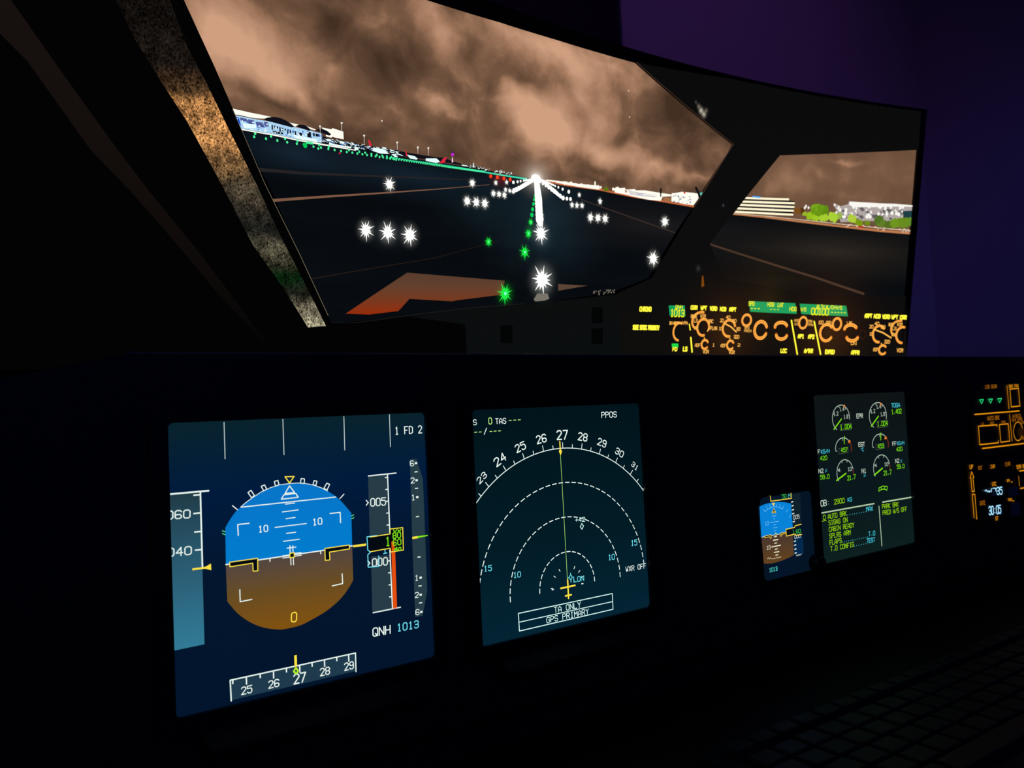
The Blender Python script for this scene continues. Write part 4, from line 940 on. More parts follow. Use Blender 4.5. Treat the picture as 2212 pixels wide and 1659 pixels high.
# -- green taxiway lights
GT = glow((70, 235, 150), 1.1)
p = Pen('monitor', 6); u1 = 0.00048
gl = [(490, 493), (478, 530), (680, 525), (620, 553), (755, 575), (847, 553), (873, 595), (997, 580), (988, 613), (1110, 600), (1130, 602), (1150, 605), (1170, 608), (1187, 647), (1245, 670), (1277, 660), (1365, 675), (1255, 628), (1370, 648),
      (1440, 687), (1517, 700), (1585, 712), (1652, 720), (1712, 730), (1772, 738), (1827, 748), (1880, 755), (1930, 763), (1977, 770), (2020, 775), (2065, 785), (2105, 790), (2150, 797), (2175, 803), (1610, 690), (1735, 708), (1805, 720), (1880, 735), (1945, 745), (2010, 756), (2065, 765), (2120, 772)]
for x, y in gl: p.disc(k3(x, y), u1 * 2.2, 10)
x = 0.0
while x < 1130:
    y = 345 + x * 0.152 if x < 700 else 452 + (x - 700) * 0.137
    st = 36 - 26 * min(1, x / 900); p.disc(k4(x, y), u1 * (2.0 - 0.7 * min(1, x / 900)), 8); p.disc(k4(x + st * .4, y - 10), u1 * 1.4, 8); x += st
p.build('green_taxiway_lights_picture', GT, S, 'rows of green taxiway lights', kind='stuff')
p = Pen('monitor', 5); p.taper(k4, [(0, 332), (250, 372), (560, 412), (900, 468), (1130, 508), (1400, 553), (1640, 590)], 14, 26); p.build('green_light_band_picture', glow((22, 168, 128)), S, 'teal green band')
p = Pen('monitor', 6); p.taper(k4, [(700, 440), (900, 475), (1130, 512), (1400, 556), (1640, 592)], 6, 14); p.build('green_light_core_picture', glow((70, 235, 190)), S)
p = Pen('monitor', 6); p.disc(k3(1088, 635), u1 * 4.2); p.disc(k3(1076, 625), u1 * 3); p.build('bright_green_taxiway_light_picture', glow((0, 200, 80)), S)

# -- buildings on the right horizon
p = Pen('monitor', 4); p.taper(k5, [(-130, 335), (100, 385), (520, 440), (900, 520), (1250, 575), (1498 , 618), (1648, 643)], 22, 26)
p.build('lit_road_picture', glow((196, 104, 60)), S, 'orange lit road')
p = Pen('monitor', 5)
p.taper(k4, [(1870, 605), (2000, 622), (2120, 640), (2212, 655)], 14, 30); p.taper(k5, [(0, 352), (120, 370), (280, 392), (515, 418)], 12, 50)
for i in range(30):
    x = random.uniform(0, 690); y = 350 + x * 0.125 + random.uniform(-12, 4); q = random.uniform(4, 12); p.disc(k5(x, y), u1 * q * .34, 8)
p.poly(k5, (690, 430), (730, 405), (760, 425), (820, 420), (830, 440), (940, 435), (950, 450), (1060, 450), (1240, 480), (1380, 500), (1370, 520), (1270, 525), (1250, 575), (1100, 562), (900, 520), (830, 500), (700, 475)); p.poly(k5, (1380, 485), (1430, 480), (1500, 468), (1640, 480), (1690, 490), (1700, 545), (1640, 628), (1540, 615), (1375, 580))
p.poly(k5, (456, 342), (470, 342), (474, 410), (455, 410)); p.build('lit_buildings_picture', glow((255, 248, 232), 1.1), S, 'brightly lit white buildings')
p = Pen('monitor', 6)
for i in range(5): p.line(k5, [(850 + i * 6, 448 + i * 13), (900 + i * 70, 456 + i * 19)], 5, caps=False)
for a, b in (((960, 478), (1200, 508)), ((975, 495), (1210, 528))): p.line(k5, [a, b], 4, caps=False)
for i in range(26):
    x = random.uniform(1390, 1640); y = random.uniform(500, 590) + (x - 1390) * .1; q = random.uniform(5, 13); p.poly(k5, (x - q, y - 5), (x + q, y - 3), (x + q, y + 6), (x - q, y + 4))
p.build('building_windows_picture', glow((112, 118, 165)), S)
for q in (((1275, 530), (1368, 545), (1360, 590), (1280, 578)), ((820, 445), (840, 447), (842, 478), (822, 474))): Pen('monitor', 6).poly(k5, *q).build('brown_building_picture', glow((165, 108, 72)), S, 'brown')
p = Pen('monitor', 6); p.poly(k5, (1518, 470), (1542, 470), (1540, 490), (1524, 492)); p.build('red_sign_picture', glow((220, 30, 50)), S)
p = Pen('monitor', 6); p.disc(k5(600, 435), u1 * 6); p.disc(k5(575, 440), u1 * 4); p.build('small_trees_picture', glow((96, 112, 20)), S, 'green trees')
p = Pen('monitor', 7); p.poly(k5, (1648, 412), (1676, 406), (1724, 512), (1700, 524)); p.poly(k5, (1236, 425), (1258, 422), (1250, 530), (1238, 528)); p.build('dark_tail_picture', glow((14, 18, 22)), S)
p = Pen('monitor', 7); p.poly(k5, (1706, 485), (1742, 472), (1728, 512), (1710, 516)); p.build('teal_light_picture', glow((100, 225, 205)), S)
p = Pen('monitor', 4); p.taper(k6, [(338, 872), (600, 897), (900, 934), (1200, 970), (1400, 992), (1616, 1008)], 8, 20); p.build('right_lit_road_picture', glow((190, 122, 78)), S, 'orange lit road')
p = Pen('monitor', 5); p.taper(k6, [(338, 866), (600, 888), (900, 920), (1200, 952), (1400, 972), (1616, 990)], 3, 5); p.build('cream_road_edge_picture', glow((250, 226, 190)), S, 'cream line')
p = Pen('monitor', 4); p.poly(k6, (425, 742), (742, 758), (742, 775), (782, 780), (770, 886), (600, 870), (342, 862)); p.build('office_block_picture', glow((22, 20, 16)), S, 'dark office block')
p = Pen('monitor', 5)
for l, r in (((422, 756), (740, 766)), ((404, 782), (780, 794)), ((388, 805), (778, 821)), ((366, 830), (774, 848)), ((346, 854), (770, 876))): p.line(k6, [l, r], 15, caps=False)
p.build('office_light_rows_picture', glow((255, 240, 205), 1.1), S, 'cream rows of lit windows')
p = Pen('monitor', 6); p.poly(k6, (478, 741), (535, 747), (533, 757), (480, 752)); p.build('blue_sign_picture', glow((60, 170, 255)), S, 'blue sign')
p = Pen('monitor', 5); p.poly(k6, (1170, 780), (1300, 786), (1400, 794), (1500, 796), (1632, 808), (1628, 905), (1500, 930), (1300, 920), (1110, 930), (1090, 860), (1060, 810), (1075, 800), (1110, 815), (1165, 800)); p.build('pale_building_picture', glow((176, 165, 162)), S)
p = Pen('monitor', 6); rr = random.Random(3)
for i in range(34):
    x = rr.uniform(1110, 1610); y = rr.uniform(835, 912); q = rr.uniform(8, 22); p.poly(k6, (x - q, y - q * .5), (x + q * .3, y - q * .8), (x + q, y + q * .2), (x, y + q * .7))
p.build('pale_building_patches_picture', glow((96, 92, 96)), S, 'grey patches', kind='stuff')  # darker grey patches scattered at random over the pale building
p = Pen('monitor', 6); p.poly(k6, (1555, 850), (1628, 846), (1626, 900), (1560, 905)); p.build('dark_glass_picture', glow((30, 62, 70)), S, 'dark teal glass')
p = Pen('monitor', 7); p.poly(k6, (1172, 782), (1400, 796), (1500, 799), (1630, 810), (1628, 820), (1500, 818), (1350, 822), (1200, 822), (1168, 805))
for i in range(44):
    x = random.uniform(1075, 1560); y = random.uniform(818, 905) - max(0, (x - 1300)) * .03; q = random.uniform(4, 15); p.disc(k6(x, y), u1 * q * .5, 7)
for x, y in ((850, 828), (878, 826), (908, 826), (905, 790 + 40), (985, 832), (940, 860), (1065, 805), (860, 815)): p.disc(k6(x, y), u1 * 4.2, 8)
p.build('pale_building_lights_picture', glow((250, 248, 240)), S, 'white facade lights')
TR = [(950, 850, 40, (104, 150, 20)), (935, 830, 30, (120, 165, 30)), (990, 845, 28, (96, 140, 18)), (890, 882, 24, (150, 190, 30)), (920, 885, 30, (158, 198, 36)), (985, 895, 26, (165, 205, 50)), (1055, 892, 30, (170, 208, 56)), (1100, 885, 18, (150, 180, 70)), (1190, 905, 26, (175, 205, 60)), (1240, 935, 22, (120, 150, 20)), (1300, 935, 16, (110, 140, 20)), (1380, 915, 28, (80, 112, 36)), (1400, 935, 28, (96, 128, 40)), (1450, 945, 26, (84, 110, 34)), (1500, 935, 32, (110, 150, 30)), (1560, 935, 36, (104, 140, 30)), (1600, 925, 26, (96, 140, 40)), (850, 870, 14, (150, 180, 40)), (800, 850, 22, (120, 78, 30)), (830, 848, 18, (84, 50, 20))]
for x, y, q, c in TR:
    p = Pen('monitor', 7)
    for i in range(7):
        a = i * 0.9 + x; p.disc(k6(x + q * .85 * math.cos(a), y + q * .7 * math.sin(a)), u1 * q * (.2 + .06 * (i % 3)), 9)
    p.disc(k6(x, y), u1 * q * .42, 12); p.build('tree_picture', glow(c), S, 'green tree lit by lamps')
p = Pen('monitor', 8)
for i in range(26):
    x = random.uniform(1100, 1600); y = 950 + (x - 1100) * .085 + random.uniform(-14, 10); q = random.uniform(4, 9); p.poly(k6, (x - q, y - 3), (x + q, y - 2), (x + q, y + 4), (x - q, y + 3))
p.build('road_lights_picture', glow((250, 215, 190)), S, kind='stuff'); p = Pen('monitor', 8); p.poly(k6, (1230, 955), (1275, 958), (1275, 968), (1232, 965)); p.build('red_vehicle_picture', glow((190, 30, 30)), S)

# -- runway lights
def star(x, y, r, col=(255, 255, 248), hc=None, k=1.25, rays=10, rot=0.3, name='runway_light_picture', lay=9):
    c = on_monitor(x, y); u = math.hypot(*(a - b for a, b in zip(on_monitor(x, y + 1), c))); R = r * u
    if r > 4:
        h = Pen('monitor', lay); h.spot(c, R * 1.5); h.build('light_halo_picture', halo(hc or col, 0.5), S)
    p = Pen('monitor', lay + 1); p.disc(c, R * (0.36 if r > 6 else 0.8), 16)
    if r > 6:
        rr = random.Random(int(x * 7)); n = 14 if r > 9 else 10
        for i in range(n):
            a = rot + 2 * math.pi * (i + rr.uniform(-.2, .2)) / n; l = R * rr.uniform(0.86, 1.06) * (1.0 if i % 2 == 0 else 0.72); hw = 0.34 if n > 12 else 0.5
            b = R * .33
            p.fill([(c[0] + b * math.cos(a + hw), c[1] + b * math.sin(a + hw)), (c[0] + (b * .55 + l * .45) * math.cos(a + .07), c[1] + (b * .55 + l * .45) * math.sin(a + .07)), (c[0] + l * math.cos(a), c[1] + l * math.sin(a)),
                    (c[0] + (b * .55 + l * .45) * math.cos(a - .07), c[1] + (b * .55 + l * .45) * math.sin(a - .07)), (c[0] + b * math.cos(a - hw), c[1] + b * math.sin(a - hw))])
    p.build(name, glow(col, k), S)


for x, y, r in ((837.5, 398.5, 19), (1016.7, 395.7, 12), (1067.5, 395, 8), (1091, 394, 7), (786.8, 497, 25), (834, 502.5, 26), (881.8, 508, 27), (1005.5, 434.6, 15), (1025.3, 437.3, 15), (1043.5, 439.5, 15), (1062.4, 418.3, 10), (1074.5, 419.8, 10), (1086, 421.6, 10), (1088.6, 410, 7.5), (1097.7, 412.5, 7.5), (1105, 414, 7.5),
                (1167.5, 604, 36), (1165, 504.5, 26), (1163, 468, 15), (1272.3, 470, 13), (1288.6, 471, 13), (1304, 472.5, 13), (1232.5, 443, 9), (1243, 444, 9), (1254, 444.5, 9), (1433, 479, 15), (1293, 435.4, 9), (1248, 421.3, 7), (1408, 559, 21)):
    star(x, y, r, rot=0.3 + 0.02 * (x % 7))
for x, y, r in ((1105.5, 394.3, 4.6), (1114.5, 393, 3.8), (1121, 391.8, 3.2), (1128, 390.6, 3), (1134, 389.6, 2.8), (1213.6, 428.5, 5), (1221.3, 429.5, 5), (1229, 430.4, 5), (1225.3, 414.5, 5), (1212, 409, 4), (1202.7, 405, 3.4), (1196, 402, 3), (1189, 399, 2.8)):
    star(x, y, r)
for x, y in ((1056.4, 381.3), (1071, 383.4), (1085, 386), (1098.6, 388.2)):
    star(x, y, 5.2, (255, 60, 24), (255, 20, 0), 1.2, name='red_approach_light_picture')
for x, y, r in ((1087.5, 634, 26), (1130, 544.8, 18), (1051.7, 522.5, 13), (1138, 504.7, 13), (1143, 480, 10)):
    star(x, y, r, (30, 235, 70), (0, 190, 30), 1.0, name='green_centreline_light_picture')
    star(x, y, r * .16, (150, 255, 235), None, 1.1, name='green_light_core_picture', lay=11)
for x, y, r in ((1145.5, 464.5, 6), (1147, 452.5, 5.6), (1149, 441, 5), (1150.6, 431.5, 4.6), (1151.6, 424, 3.6)): star(x, y, r, (10, 210, 90), (0, 190, 40), 1.0, name='green_centreline_light_picture')
p = Pen('monitor', 10); p.taper(m0, [(1164, 480), (1161.5, 452), (1160, 425), (1158.5, 405), (1156, 386)], 0.01, 0.01)
def wedge(pen, a, b, wa, wb):
    pen.fill([m0(a[0] - wa, a[1]), m0(a[0] + wa, a[1]), m0(b[0] + wb, b[1]), m0(b[0] - wb, b[1])])
wedge(p, (1163, 482), (1160.5, 430), 6.5, 6.8); wedge(p, (1160.5, 430), (1155.5, 386), 6.8, 4.5)
p.poly(m0, (1106, 411), (1112, 415.5), (1130, 405), (1154, 390), (1152, 386), (1130, 394.5)); p.poly(m0, (1210, 424), (1216, 430), (1212, 432), (1190, 415), (1166, 393), (1164, 387), (1180, 397), (1198, 411))
p.taper(m0, [(1128, 390.6), (1142, 388.4), (1153, 386.5)], 3, 4); p.taper(m0, [(1196, 402), (1176, 393), (1160, 387)], 3, 4)
for i in range(16):
    f = i / 15; y = 482 - 92 * (1 - (1 - f) ** 1.5); p.disc(m0(1163 - 7.5 * (482 - y) / 92, y), u1 * (9.5 - 4.5 * f) * (0.9 if i == 0 else 1.35), 10)
for i in range(9):
    f = i / 9; p.disc(m0(1107 + 46 * f, 412 - 24 * f), u1 * (4.5 - 2 * f) * 1.2, 8); p.disc(m0(1213 - 56 * f, 428 - 40 * f), u1 * (4.5 - 2 * f) * 1.2, 8)
p.disc(m0(1154, 386), u1 * 9, 14, 1.6)
p.build('runway_light_rows_picture', glow((255, 255, 246), 1.25), S, 'merging rows of white runway lights')
for x, y, r, sx, c, k in ((1154, 384, 70, 1.3, (215, 205, 190), .75), (1154, 386, 26, 1.5, (255, 255, 245), .9), (1166, 510, 60, 1.0, (60, 90, 100), .5), (1168, 606, 70, 1.0, (110, 120, 120), .6), (834, 505, 60, 1.6, (60, 66, 74), .6), (1088, 634, 46, 1, (0, 90, 20), .6), (1140, 500, 36, .8, (0, 110, 40), .6), (1076, 385, 40, 1.4, (140, 20, 8), .5)):
    cc = m0(x, y); uu = math.hypot(*(a - b for a, b in zip(m0(x, y + 1), cc))); Pen('monitor', 12).spot(cc, r * uu, sx).build('light_halo_picture', halo(c, k), S)
p = Pen('monitor', 10)
for x, y in ((1354.6, 197), (1356.5, 253.5), (821, 262)): p.disc(m0(x, y), u1 * 1.6, 8)
p.build('stars_picture', glow((250, 235, 215)), S)

# -- cockpit window pillars and coaming, as shown in the picture
def pillar_material():
    m, nt, out = new_mat('grainy_black_pillar_picture'); N = nt.nodes.new; L = nt.links.new
    uv = N('ShaderNodeUVMap'); sp = N('ShaderNodeSeparateXYZ'); L(uv.outputs[0], sp.inputs[0])
    r = N('ShaderNodeValToRGB'); r.color_ramp.interpolation = 'EASE'
    els = [(0.0, (14, 11, 9)), (0.20, (22, 17, 14)), (0.27, (60, 42, 26)), (0.31, (150, 104, 60)), (0.42, (165, 116, 68)), (0.50, (100, 74, 46)), (0.585, (62, 54, 42)), (0.66, (34, 31, 26)), (0.71, (22, 22, 20)), (0.76, (70, 66, 52)), (0.80, (44, 42, 32)), (0.85, (8, 32, 12)), (0.895, (22, 24, 18)), (0.95, (100, 94, 76)), (1.0, (140, 134, 110))]
    while len(r.color_ramp.elements) < len(els): r.color_ramp.elements.new(0.5)
    for el, (pz, c) in zip(r.color_ramp.elements, els): el.position = pz; el.color = rgb(c)
    tw = N('ShaderNodeTexNoise'); tw.inputs['Scale'].default_value = 40; tw.inputs['Detail'].default_value = 3
    tc = N('ShaderNodeTexCoord'); L(tc.outputs['Object'], tw.inputs['Vector'])
    o1 = N('ShaderNodeMath'); o1.operation = 'MULTIPLY_ADD'; o1.inputs[1].default_value = 0.07; L(tw.outputs['Fac'], o1.inputs[0])
    o2 = N('ShaderNodeMath'); o2.operation = 'SUBTRACT'; o2.inputs[1].default_value = 0.035; L(sp.outputs['Y'], o2.inputs[0]); L(o2.outputs[0], o1.inputs[2]); L(o1.outputs[0], r.inputs[0])
    v = N('ShaderNodeTexNoise'); v.inputs['Scale'].default_value = 620; v.inputs['Detail'].default_value = 3; v.inputs['Roughness'].default_value = 0.6; v.inputs['Distortion'].default_value = 0.6; L(tc.outputs['Object'], v.inputs['Vector'])
    v2 = N('ShaderNodeTexNoise'); v2.inputs['Scale'].default_value = 110; v2.inputs['Detail'].default_value = 3; L(tc.outputs['Object'], v2.inputs['Vector'])
    mr = N('ShaderNodeMapRange'); mr.inputs[1].default_value = 0.36; mr.inputs[2].default_value = 0.72; mr.inputs[3].default_value = 0.14; mr.inputs[4].default_value = 4.0; L(v.outputs['Fac'], mr.inputs[0])
    m2 = N('ShaderNodeMapRange'); m2.inputs[1].default_value = 0.3; m2.inputs[2].default_value = 0.65; m2.inputs[3].default_value = 0.35; m2.inputs[4].default_value = 1.15; L(v2.outputs['Fac'], m2.inputs[0])
    mu = N('ShaderNodeMath'); mu.operation = 'MULTIPLY'; L(mr.outputs[0], mu.inputs[0]); L(m2.outputs[0], mu.inputs[1])
    e = N('ShaderNodeEmission'); L(r.outputs[0], e.inputs[0]); L(mu.outputs[0], e.inputs[1]); L(e.outputs[0], out.inputs[0])
    m.cycles.emission_sampling = 'NONE'
    return m


Lf = [(244, 0), (282, 81), (345, 182), (398, 263), (472.6, 398), (539.7, 528), (608.4, 624.5), (660, 707)]
Rt = [(360, 0), (398, 101), (440, 180), (484.7, 272.5), (549, 400), (597, 503), (660, 625), (699, 704)]


def along(P, t):
    ys = P[0][1] + (P[-1][1] - P[0][1]) * t
    for a, b in zip(P, P[1:]):
        if ys <= b[1] + 1e-6:
            f = (ys - a[1]) / (b[1] - a[1]); return (a[0] + (b[0] - a[0]) * f, ys)
    return P[-1]


p = Pen('monitor', 13); NR = 60; NC = 4
for i in range(NR):
    for j in range(NC):
        q = []; uvq = []
        for di, dj in ((0, 0), (1, 0), (1, 1), (0, 1)):
            t = (i + di) / NR; f = (j + dj) / NC; a, b = along(Lf, t), along(Rt, t); q.append(m0(a[0] + (b[0] - a[0]) * f, a[1] + (b[1] - a[1]) * f)); uvq.append((f, t))
        p.quad_uv(q, uvq)
p.build('left_window_pillar_picture', pillar_material(), S, 'black grainy pillar strip with gold and white glints')
p = Pen('monitor', 12); p.fill([m0(*q) for q in ((-60, -100), (340, -110), (391, 0), (458, 145), (497, 234), (567, 398), (640, 545), (706, 686), (712, 698), (900, 681), (1060, 664), (1216, 648), (1330, 634), (1330, 800), (-60, 800))]); p.build('cockpit_interior_picture', glow((3, 3, 4)), S, 'black cockpit interior')
p = Pen('monitor', 13); p.taper(m0, [(497, 238), (520, 290), (567, 398), (640, 545), (704, 682)], 1.0, 1.6); p.build('window_seal_picture', glow((120, 108, 88)), S, 'thin bright seal line')
p = Pen('monitor', 13); p.taper(m0, [(710, 697), (760, 697), (800, 692), (900, 678), (1021, 664), (1128, 656)], 1, 3); p.build('window_sill_picture', glow((26, 24, 22)), S)
p = Pen('monitor', 13); p.fill([m0(*q) for q in ((-20, -40), (16, 0), (92, 108), (233, 304), (315, 412), (423, 543), (521, 673), (583, 760), (540, 712), (470, 640), (370, 520), (282, 420), (190, 325), (54, 135), (-20, 60))]); p.build('side_window_frame_picture', gradient(((0.0, (5, 5, 6)), (0.5, (18, 13, 11)), (1.0, (24, 17, 16)))), S, 'faint brown frame edge')
p = Pen('monitor', 12)
p.fill([m0(*q) for q in ((1371, 136), (1580, 312), (1530, 392), (1496, 447), (1455, 515), (1405, 600), (1330, 634), (1330, 780), (1955, 780), (1955, 640), (1760, 640), (1560, 600), (1530, 527), (1546, 504), (1582.5, 460), (1610, 424), (1682, 335.6), (1781, 332.6), (1981.7, 324), (1986, 241), (1800, 214), (1580, 172))])
p.build('centre_window_post_picture', gradient(((0.0, (16, 14, 12)), (0.4, (13, 13, 14)), (1.0, (11, 11, 12)))), S, 'black centre window post and coaming')
p = Pen('monitor', 13); p.taper(m0, [(1371, 136), (1580, 312)], 1.2, 1.2); p.taper(m0, [(1580, 312), (1530, 392), (1497, 446)], 2, 1.4); p.build('window_edge_line_picture', glow((84, 60, 48)), S)
p = Pen('monitor', 13)
for x, y, r, c, k in ((1516, 248, 15, (230, 220, 200), .8), (1510, 240, 15, (235, 225, 205), .9), (1505, 231, 12, (160, 150, 130), .7), (1521, 240, 12, (150, 140, 120), .6), (1499, 222, 9, (110, 100, 90), .6), (1558, 444, 7, (90, 90, 110), .8), (1504, 580, 16, (60, 64, 66), .7), (1560, 715, 230, (60, 32, 6), .8), (1780, 715, 240, (66, 34, 6), .8), (1650, 650, 170, (44, 32, 4), .7)):
    cc = m0(x, y); uu = math.hypot(*(a - b for a, b in zip(m0(x, y + 1), cc))); q = Pen('monitor', 14); q.spot(cc, r * uu); q.build('glint_picture', halo(c, k), S)
p = Pen('monitor', 13); p.fill([m0(*q) for q in ((880, 684), (1021, 667), (1128, 658), (1216, 648), (1330, 636), (1340, 780), (1005, 780), (1000, 700))]); p.build('coaming_panel_picture', gradient(((0.0, (11, 14, 15)), (1.0, (12, 14, 14)))), S, 'dark panel below the window')
for a, b, c, d in ((1076, 702.5, 1102.5, 740.5), (1273.4, 709, 1297.5, 743), (1273.4, 664, 1297, 698)): Pen('monitor', 14).poly(m0, (a, b), (c, b), (c, d), (a, d)).build('caution_button_picture', glow((3, 4, 4)), S, 'unlit black button')
p = Pen('monitor', 14)
for i in range(26):
    x = random.uniform(1278, 1324); y = 634 - (x - 1278) * .12 + random.uniform(-5, 4); p.disc(m0(x, y), u1 * random.uniform(.8, 2.0), 7)
p.build('coaming_glints_picture', glow((150, 142, 124)), S)
p = Pen('monitor', 14)
p.poly(m0, (1156, 634), (1178, 634), (1182, 645), (1172, 649), (1152, 651), (1148, 647)); p.build('coaming_light_pool_picture', glow((120, 116, 106)), S)
p = Pen('monitor', 14); p.poly(m0, (1512, 596), (1515, 596), (1517, 618), (1511, 620)); p.build('orange_tag_picture', glow((130, 70, 12)), S, 'orange')

# -- the glare shield control panel shown at the bottom of the picture
fa = crop(1340, 630, 2212 / 320, on_monitor); fb = crop(1650, 630, 2212 / 320, on_monitor)
YT = glow((255, 240, 60), 1.4); OR = glow((255, 186, 84), 1.15); ORD = glow((238, 118, 22), 1.0); GB = glow((22, 160, 92))
FW = 0.30
p = Pen('monitor', 15)
p.text(fa, 'CHRONO', (258, 290), (426, 292), 62, FW, 0.2); p.text(fa, 'SIDE STICK PRIORITY', (156, 560), (545, 568), 60, FW, 0.2)
for t, a, b in (('CSTR', (1022, 262), (1116, 266)), ('WPT', (1170, 268), (1256, 272)), ('VORD', (1308, 276), (1410, 280)), ('NDB', (1460, 284), (1544, 288)), ('ARPT', (1598, 290), (1694, 294))): p.text(fa, t, a, b, 54, FW, 0.16)
p.text(fa, 'LS', (906, 882), (964, 884), 60, FW, 0.2); p.text(fa, 'FD', (750, 880), (812, 882), 54, FW, 0.2)
for t, a, b in (('LOC', (222, 906), (308, 908)), ('AP1', (482, 690), (566, 692)), ('AP2', (634, 696), (720, 698)), ('A/THR', (576, 908), (698, 910)), ('EXPED', (888, 922), (1020, 926)), ('APPR', (1278, 932), (1392, 936)),
                ('ARPT', (1480, 386), (1582, 388)), ('NDB', (1616, 392), (1708, 394)), ('VORD', (1742, 400), (1850, 402)), ('WPT', (1880, 404), (1970, 406)), ('CSTR', (2006, 408), (2098, 410))): p.text(fb, t, a, b, 54, FW, 0.16)
p.line(fa, [(1022, 685), (1040, 895)], 28); p.line(fa, [(1000, 485), (1012, 570)], 20)
p.line(fb, [(382, 430), (470, 930)], 26); p.line(fb, [(722, 445), (818, 930)], 26)
p.build('panel_lettering_picture', YT, S, 'glowing yellow button lettering')
for c, q in ((fa, [(690, 205), (930, 205), (940, 370), (705, 355)]), (fb, [(-255, 140), (440, 172), (462, 330), (-235, 300)]), (fb, [(505, 178), (1200, 210), (1228, 368), (530, 332)])):
    Pen('monitor', 15).poly(c, *q).build('readout_window_picture', GB, S, 'green backlit readout window')
p = Pen('monitor', 16)
p.text(fa, 'QNH', (790, 250), (892, 252), 46, 0.22, 0.16); p.text(fa, '1013', (716, 368), (916, 372), 104, 0.17, 0.18)
p.text(fa, 'SPD', (1884, 206), (1968, 208), 58, 0.2, 0.16); p.text(fa, '---', (1908, 276), (2052, 280), 54, 0.26, 0.2)
for t, a, b, h in (('HDG', (24, 216), (118, 220), 56), ('LAT', (176, 224), (256, 228), 56), ('---', (52, 290), (200, 296), 54), ('HDG', (352, 284), (452, 288), 58), ('V/S', (516, 290), (596, 294), 54), ('00100', (676, 340), (930, 350), 96), ('ALT', (758, 246), (846, 250), 52), ('LVL/CH', (864, 254), (1030, 260), 52), ('V/S', (1050, 264), (1132, 268), 52), ('-----', (966, 336), (1194, 344), 60)):
    p.text(fb, t, a, b, h, 0.19 if h < 90 else 0.17, 0.16)
p.line(fb, [(846, 226), (864, 228)], 10); p.line(fb, [(1030, 236), (1052, 238)], 10)
p.build('readout_digits_picture', glow((244, 244, 20), 1.05), S, 'yellow digits')


def ring(c, x, y, rx, ry, a0, a1, wd, name='knob_ring_picture', tilt=12):
    pts = []; t = math.radians(tilt); n = 30
    for i in range(n + 1):
        a = math.radians(a0 + (a1 - a0) * i / n); px, py = rx * math.cos(a), -ry * math.sin(a); pts.append((x + px + py * math.sin(t) * 0.35, y + py))
    Pen('monitor', 15).line(c, pts, wd * 1.7).build('knob_glow_picture', ORD, S, 'orange')
    q = Pen('monitor', 16); P = [c(*v) for v in pts]; u = abs(c(x, y)[1] - c(x, y + 1)[1]); closed = a1 - a0 == 360
    for sg in (-1, 1):
        off = []
        for i in range(len(P)):
            a, b = (P[max(0, i - 1)], P[min(len(P) - 1, i + 1)]) if not closed else (P[i - 1 if i else -2], P[(i + 1) % len(P) if i < len(P) - 1 else 1])
            l = math.hypot(b[0] - a[0], b[1] - a[1]); off.append((P[i][0] - (b[1] - a[1]) / l * sg * wd * u * .5, P[i][1] + (b[0] - a[0]) / l * sg * wd * u * .5))
        q.path(off, wd * u * 0.5)
    q.build(name, OR, S, 'glowing orange knob ring')


# tilt sign: rings lean as the photo shows (lower half shifted right)
ring(fa, 850, 595, 90, 130, 70, 265, 20, tilt=-12); ring(fa, 830, 490, 60, 30, 30, 150, 18)
ring(fa, 1205, 530, 88, 122, -15, 285, 22, tilt=-12); ring(fa, 1185, 445, 145, 140, 80, 215, 22, tilt=-5)
ring(fa, 1590, 545, 92, 122, 15, 282, 22, tilt=-12); ring(fa, 1230, 785, 50, 65, 30, 320, 20, tilt=-12); ring(fa, 1612, 795, 50, 65, 30, 320, 20, tilt=-12)
ring(fa, 1855, 425, 66, 82, 0, 360, 22, tilt=-12); ring(fa, 2065, 570, 92, 125, 20, 335, 30, tilt=-12)
ring(fb, 225, 520, 88, 62, 10, 190, 30, tilt=-12); ring(fb, 235, 640, 80, 66, 180, 350, 30, tilt=-12); ring(fb, 556, 462, 58, 84, 0, 360, 20, tilt=-12); ring(fb, 905, 610, 94, 122, 40, 325, 26, tilt=-12)
ring(fb, 1062, 482, 62, 86, 0, 360, 22, tilt=-12); ring(fb, 1265, 560, 90, 65, 20, 180, 30, tilt=-12); ring(fb, 1290, 670, 84, 62, 190, 350, 30, tilt=-12)
ring(fb, 1690, 630, 90, 122, 40, 275, 22, tilt=-12); ring(fb, 2040, 645, 92, 118, 75, 270, 22, tilt=-12); ring(fb, 2000, 560, 130, 126, 78, 215, 18, tilt=-5); ring(fb, 1745, 865, 55, 66, 40, 320, 20, tilt=-12)
for c, a, b in ((fa, (1520, 470), (1700, 600)), (fb, (1615, 562), (1870, 688)), (fa, (1300, 545), (1268, 586))):
    Pen('monitor', 16).line(c, [a, ((a[0] + b[0]) / 2 + 10, (a[1] + b[1]) / 2 - 12), b], 20).build('knob_pointer_picture', OR, S, 'glowing orange pointer')
p = Pen('monitor', 17)
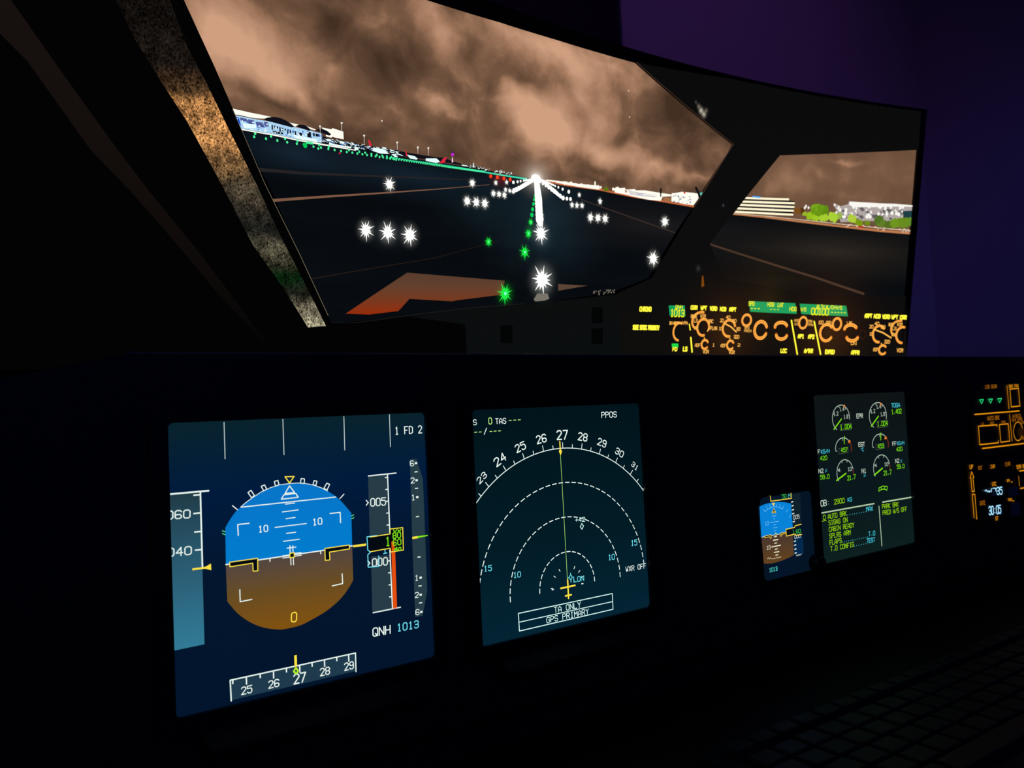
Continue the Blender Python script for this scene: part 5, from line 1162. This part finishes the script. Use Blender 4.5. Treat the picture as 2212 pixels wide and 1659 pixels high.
for c, t, a, b, h in ((fa, 'IN', (694, 488), (722, 490), 44), (fa, 'HG', (736, 490), (790, 492), 44), (fa, 'HPA', (888, 486), (966, 490), 44), (fa, 'ROSE', (1020, 390), (1110, 392), 48), (fa, 'VOR', (1156, 386), (1238, 388), 46), (fa, 'LS', (1064, 454), (1118, 456), 44), (fa, 'NAV', (1066, 560), (1110, 562), 44), (fa, 'ARC', (1276, 462), (1350, 466), 48), (fa, 'PLAN', (1310, 566), (1406, 570), 50),
                      (fa, '20', (1454, 450), (1506, 452), 46), (fa, '40', (1542, 402), (1602, 404), 46), (fa, '80', (1636, 456), (1694, 458), 46), (fa, '10', (1438, 570), (1484, 572), 46), (fa, '160', (1694, 578), (1754, 580), 46), (fa, '320', (1660, 694), (1736, 698), 48), (fa, 'ADF', (1080, 818), (1156, 820), 46), (fa, 'VOR', (1196, 914), (1282, 918), 48), (fa, '1', (1340, 812), (1374, 814), 44), (fa, 'ADF', (1464, 824), (1540, 826), 46), (fa, 'VOR', (1584, 922), (1668, 926), 48), (fa, '2', (1716, 812), (1752, 814), 40),
                      (fa, 'SPD', (1820, 552), (1890, 554), 32), (fa, 'MACH', (1816, 598), (1920, 602), 36), (fb, 'HDG', (420, 444), (488, 446), 34), (fb, 'V/S', (424, 500), (490, 502), 36), (fb, 'TRK', (622, 456), (692, 460), 34), (fb, 'FPA', (628, 508), (698, 512), 34), (fb, '100', (780, 480), (852, 482), 48), (fb, '1000', (892, 482), (968, 486), 46), (fb, 'UP', (1208, 484), (1278, 488), 40), (fb, 'DN', (1268, 790), (1344, 794), 44),
                      (fb, '20', (1544, 542), (1598, 544), 46), (fb, '40', (1620, 496), (1684, 498), 46), (fb, '80', (1718, 550), (1776, 552), 46), (fb, '10', (1544, 650), (1590, 652), 46), (fb, '320', (1768, 768), (1846, 770), 48), (fb, 'ADF', (1602, 884), (1674, 886), 48), (fb, 'VOR', (1952, 896), (2044, 900), 50), (fb, 'ROSE', (1832, 512), (1910, 514), 44), (fb, 'VOR', (1954, 508), (2034, 512), 44), (fb, 'LS', (1886, 570), (1944, 572), 44), (fb, 'NAV', (1876, 662), (1936, 664), 44)):
    p.text(c, t, a, b, h, 0.2, 0.14)
for c, a in ((fa, (1220, 690)), (fa, (1600, 698)), (fb, (1722, 772))): p.disc(c(*a), u1 * 2.3, 10); p.line(c, [a, (a[0] + 4, a[1] + 40)], 12)
p.build('knob_lettering_picture', glow((255, 184, 84), 1.1), S, 'glowing orange knob lettering')
p = Pen('monitor', 16); p.poly(fa, (732, 772), (832, 772), (834, 826), (738, 826)); p.build('green_button_light_picture', glow((30, 210, 70), 1.1), S, 'green')
ringf = [(1448 + 46 * math.cos(i * .21), 636 - 68 * math.sin(i * .21)) for i in range(30)]
Pen('monitor', 15).line(fb, ringf, 8, True).build('unlit_knob_picture', glow((60, 32, 22)), S)
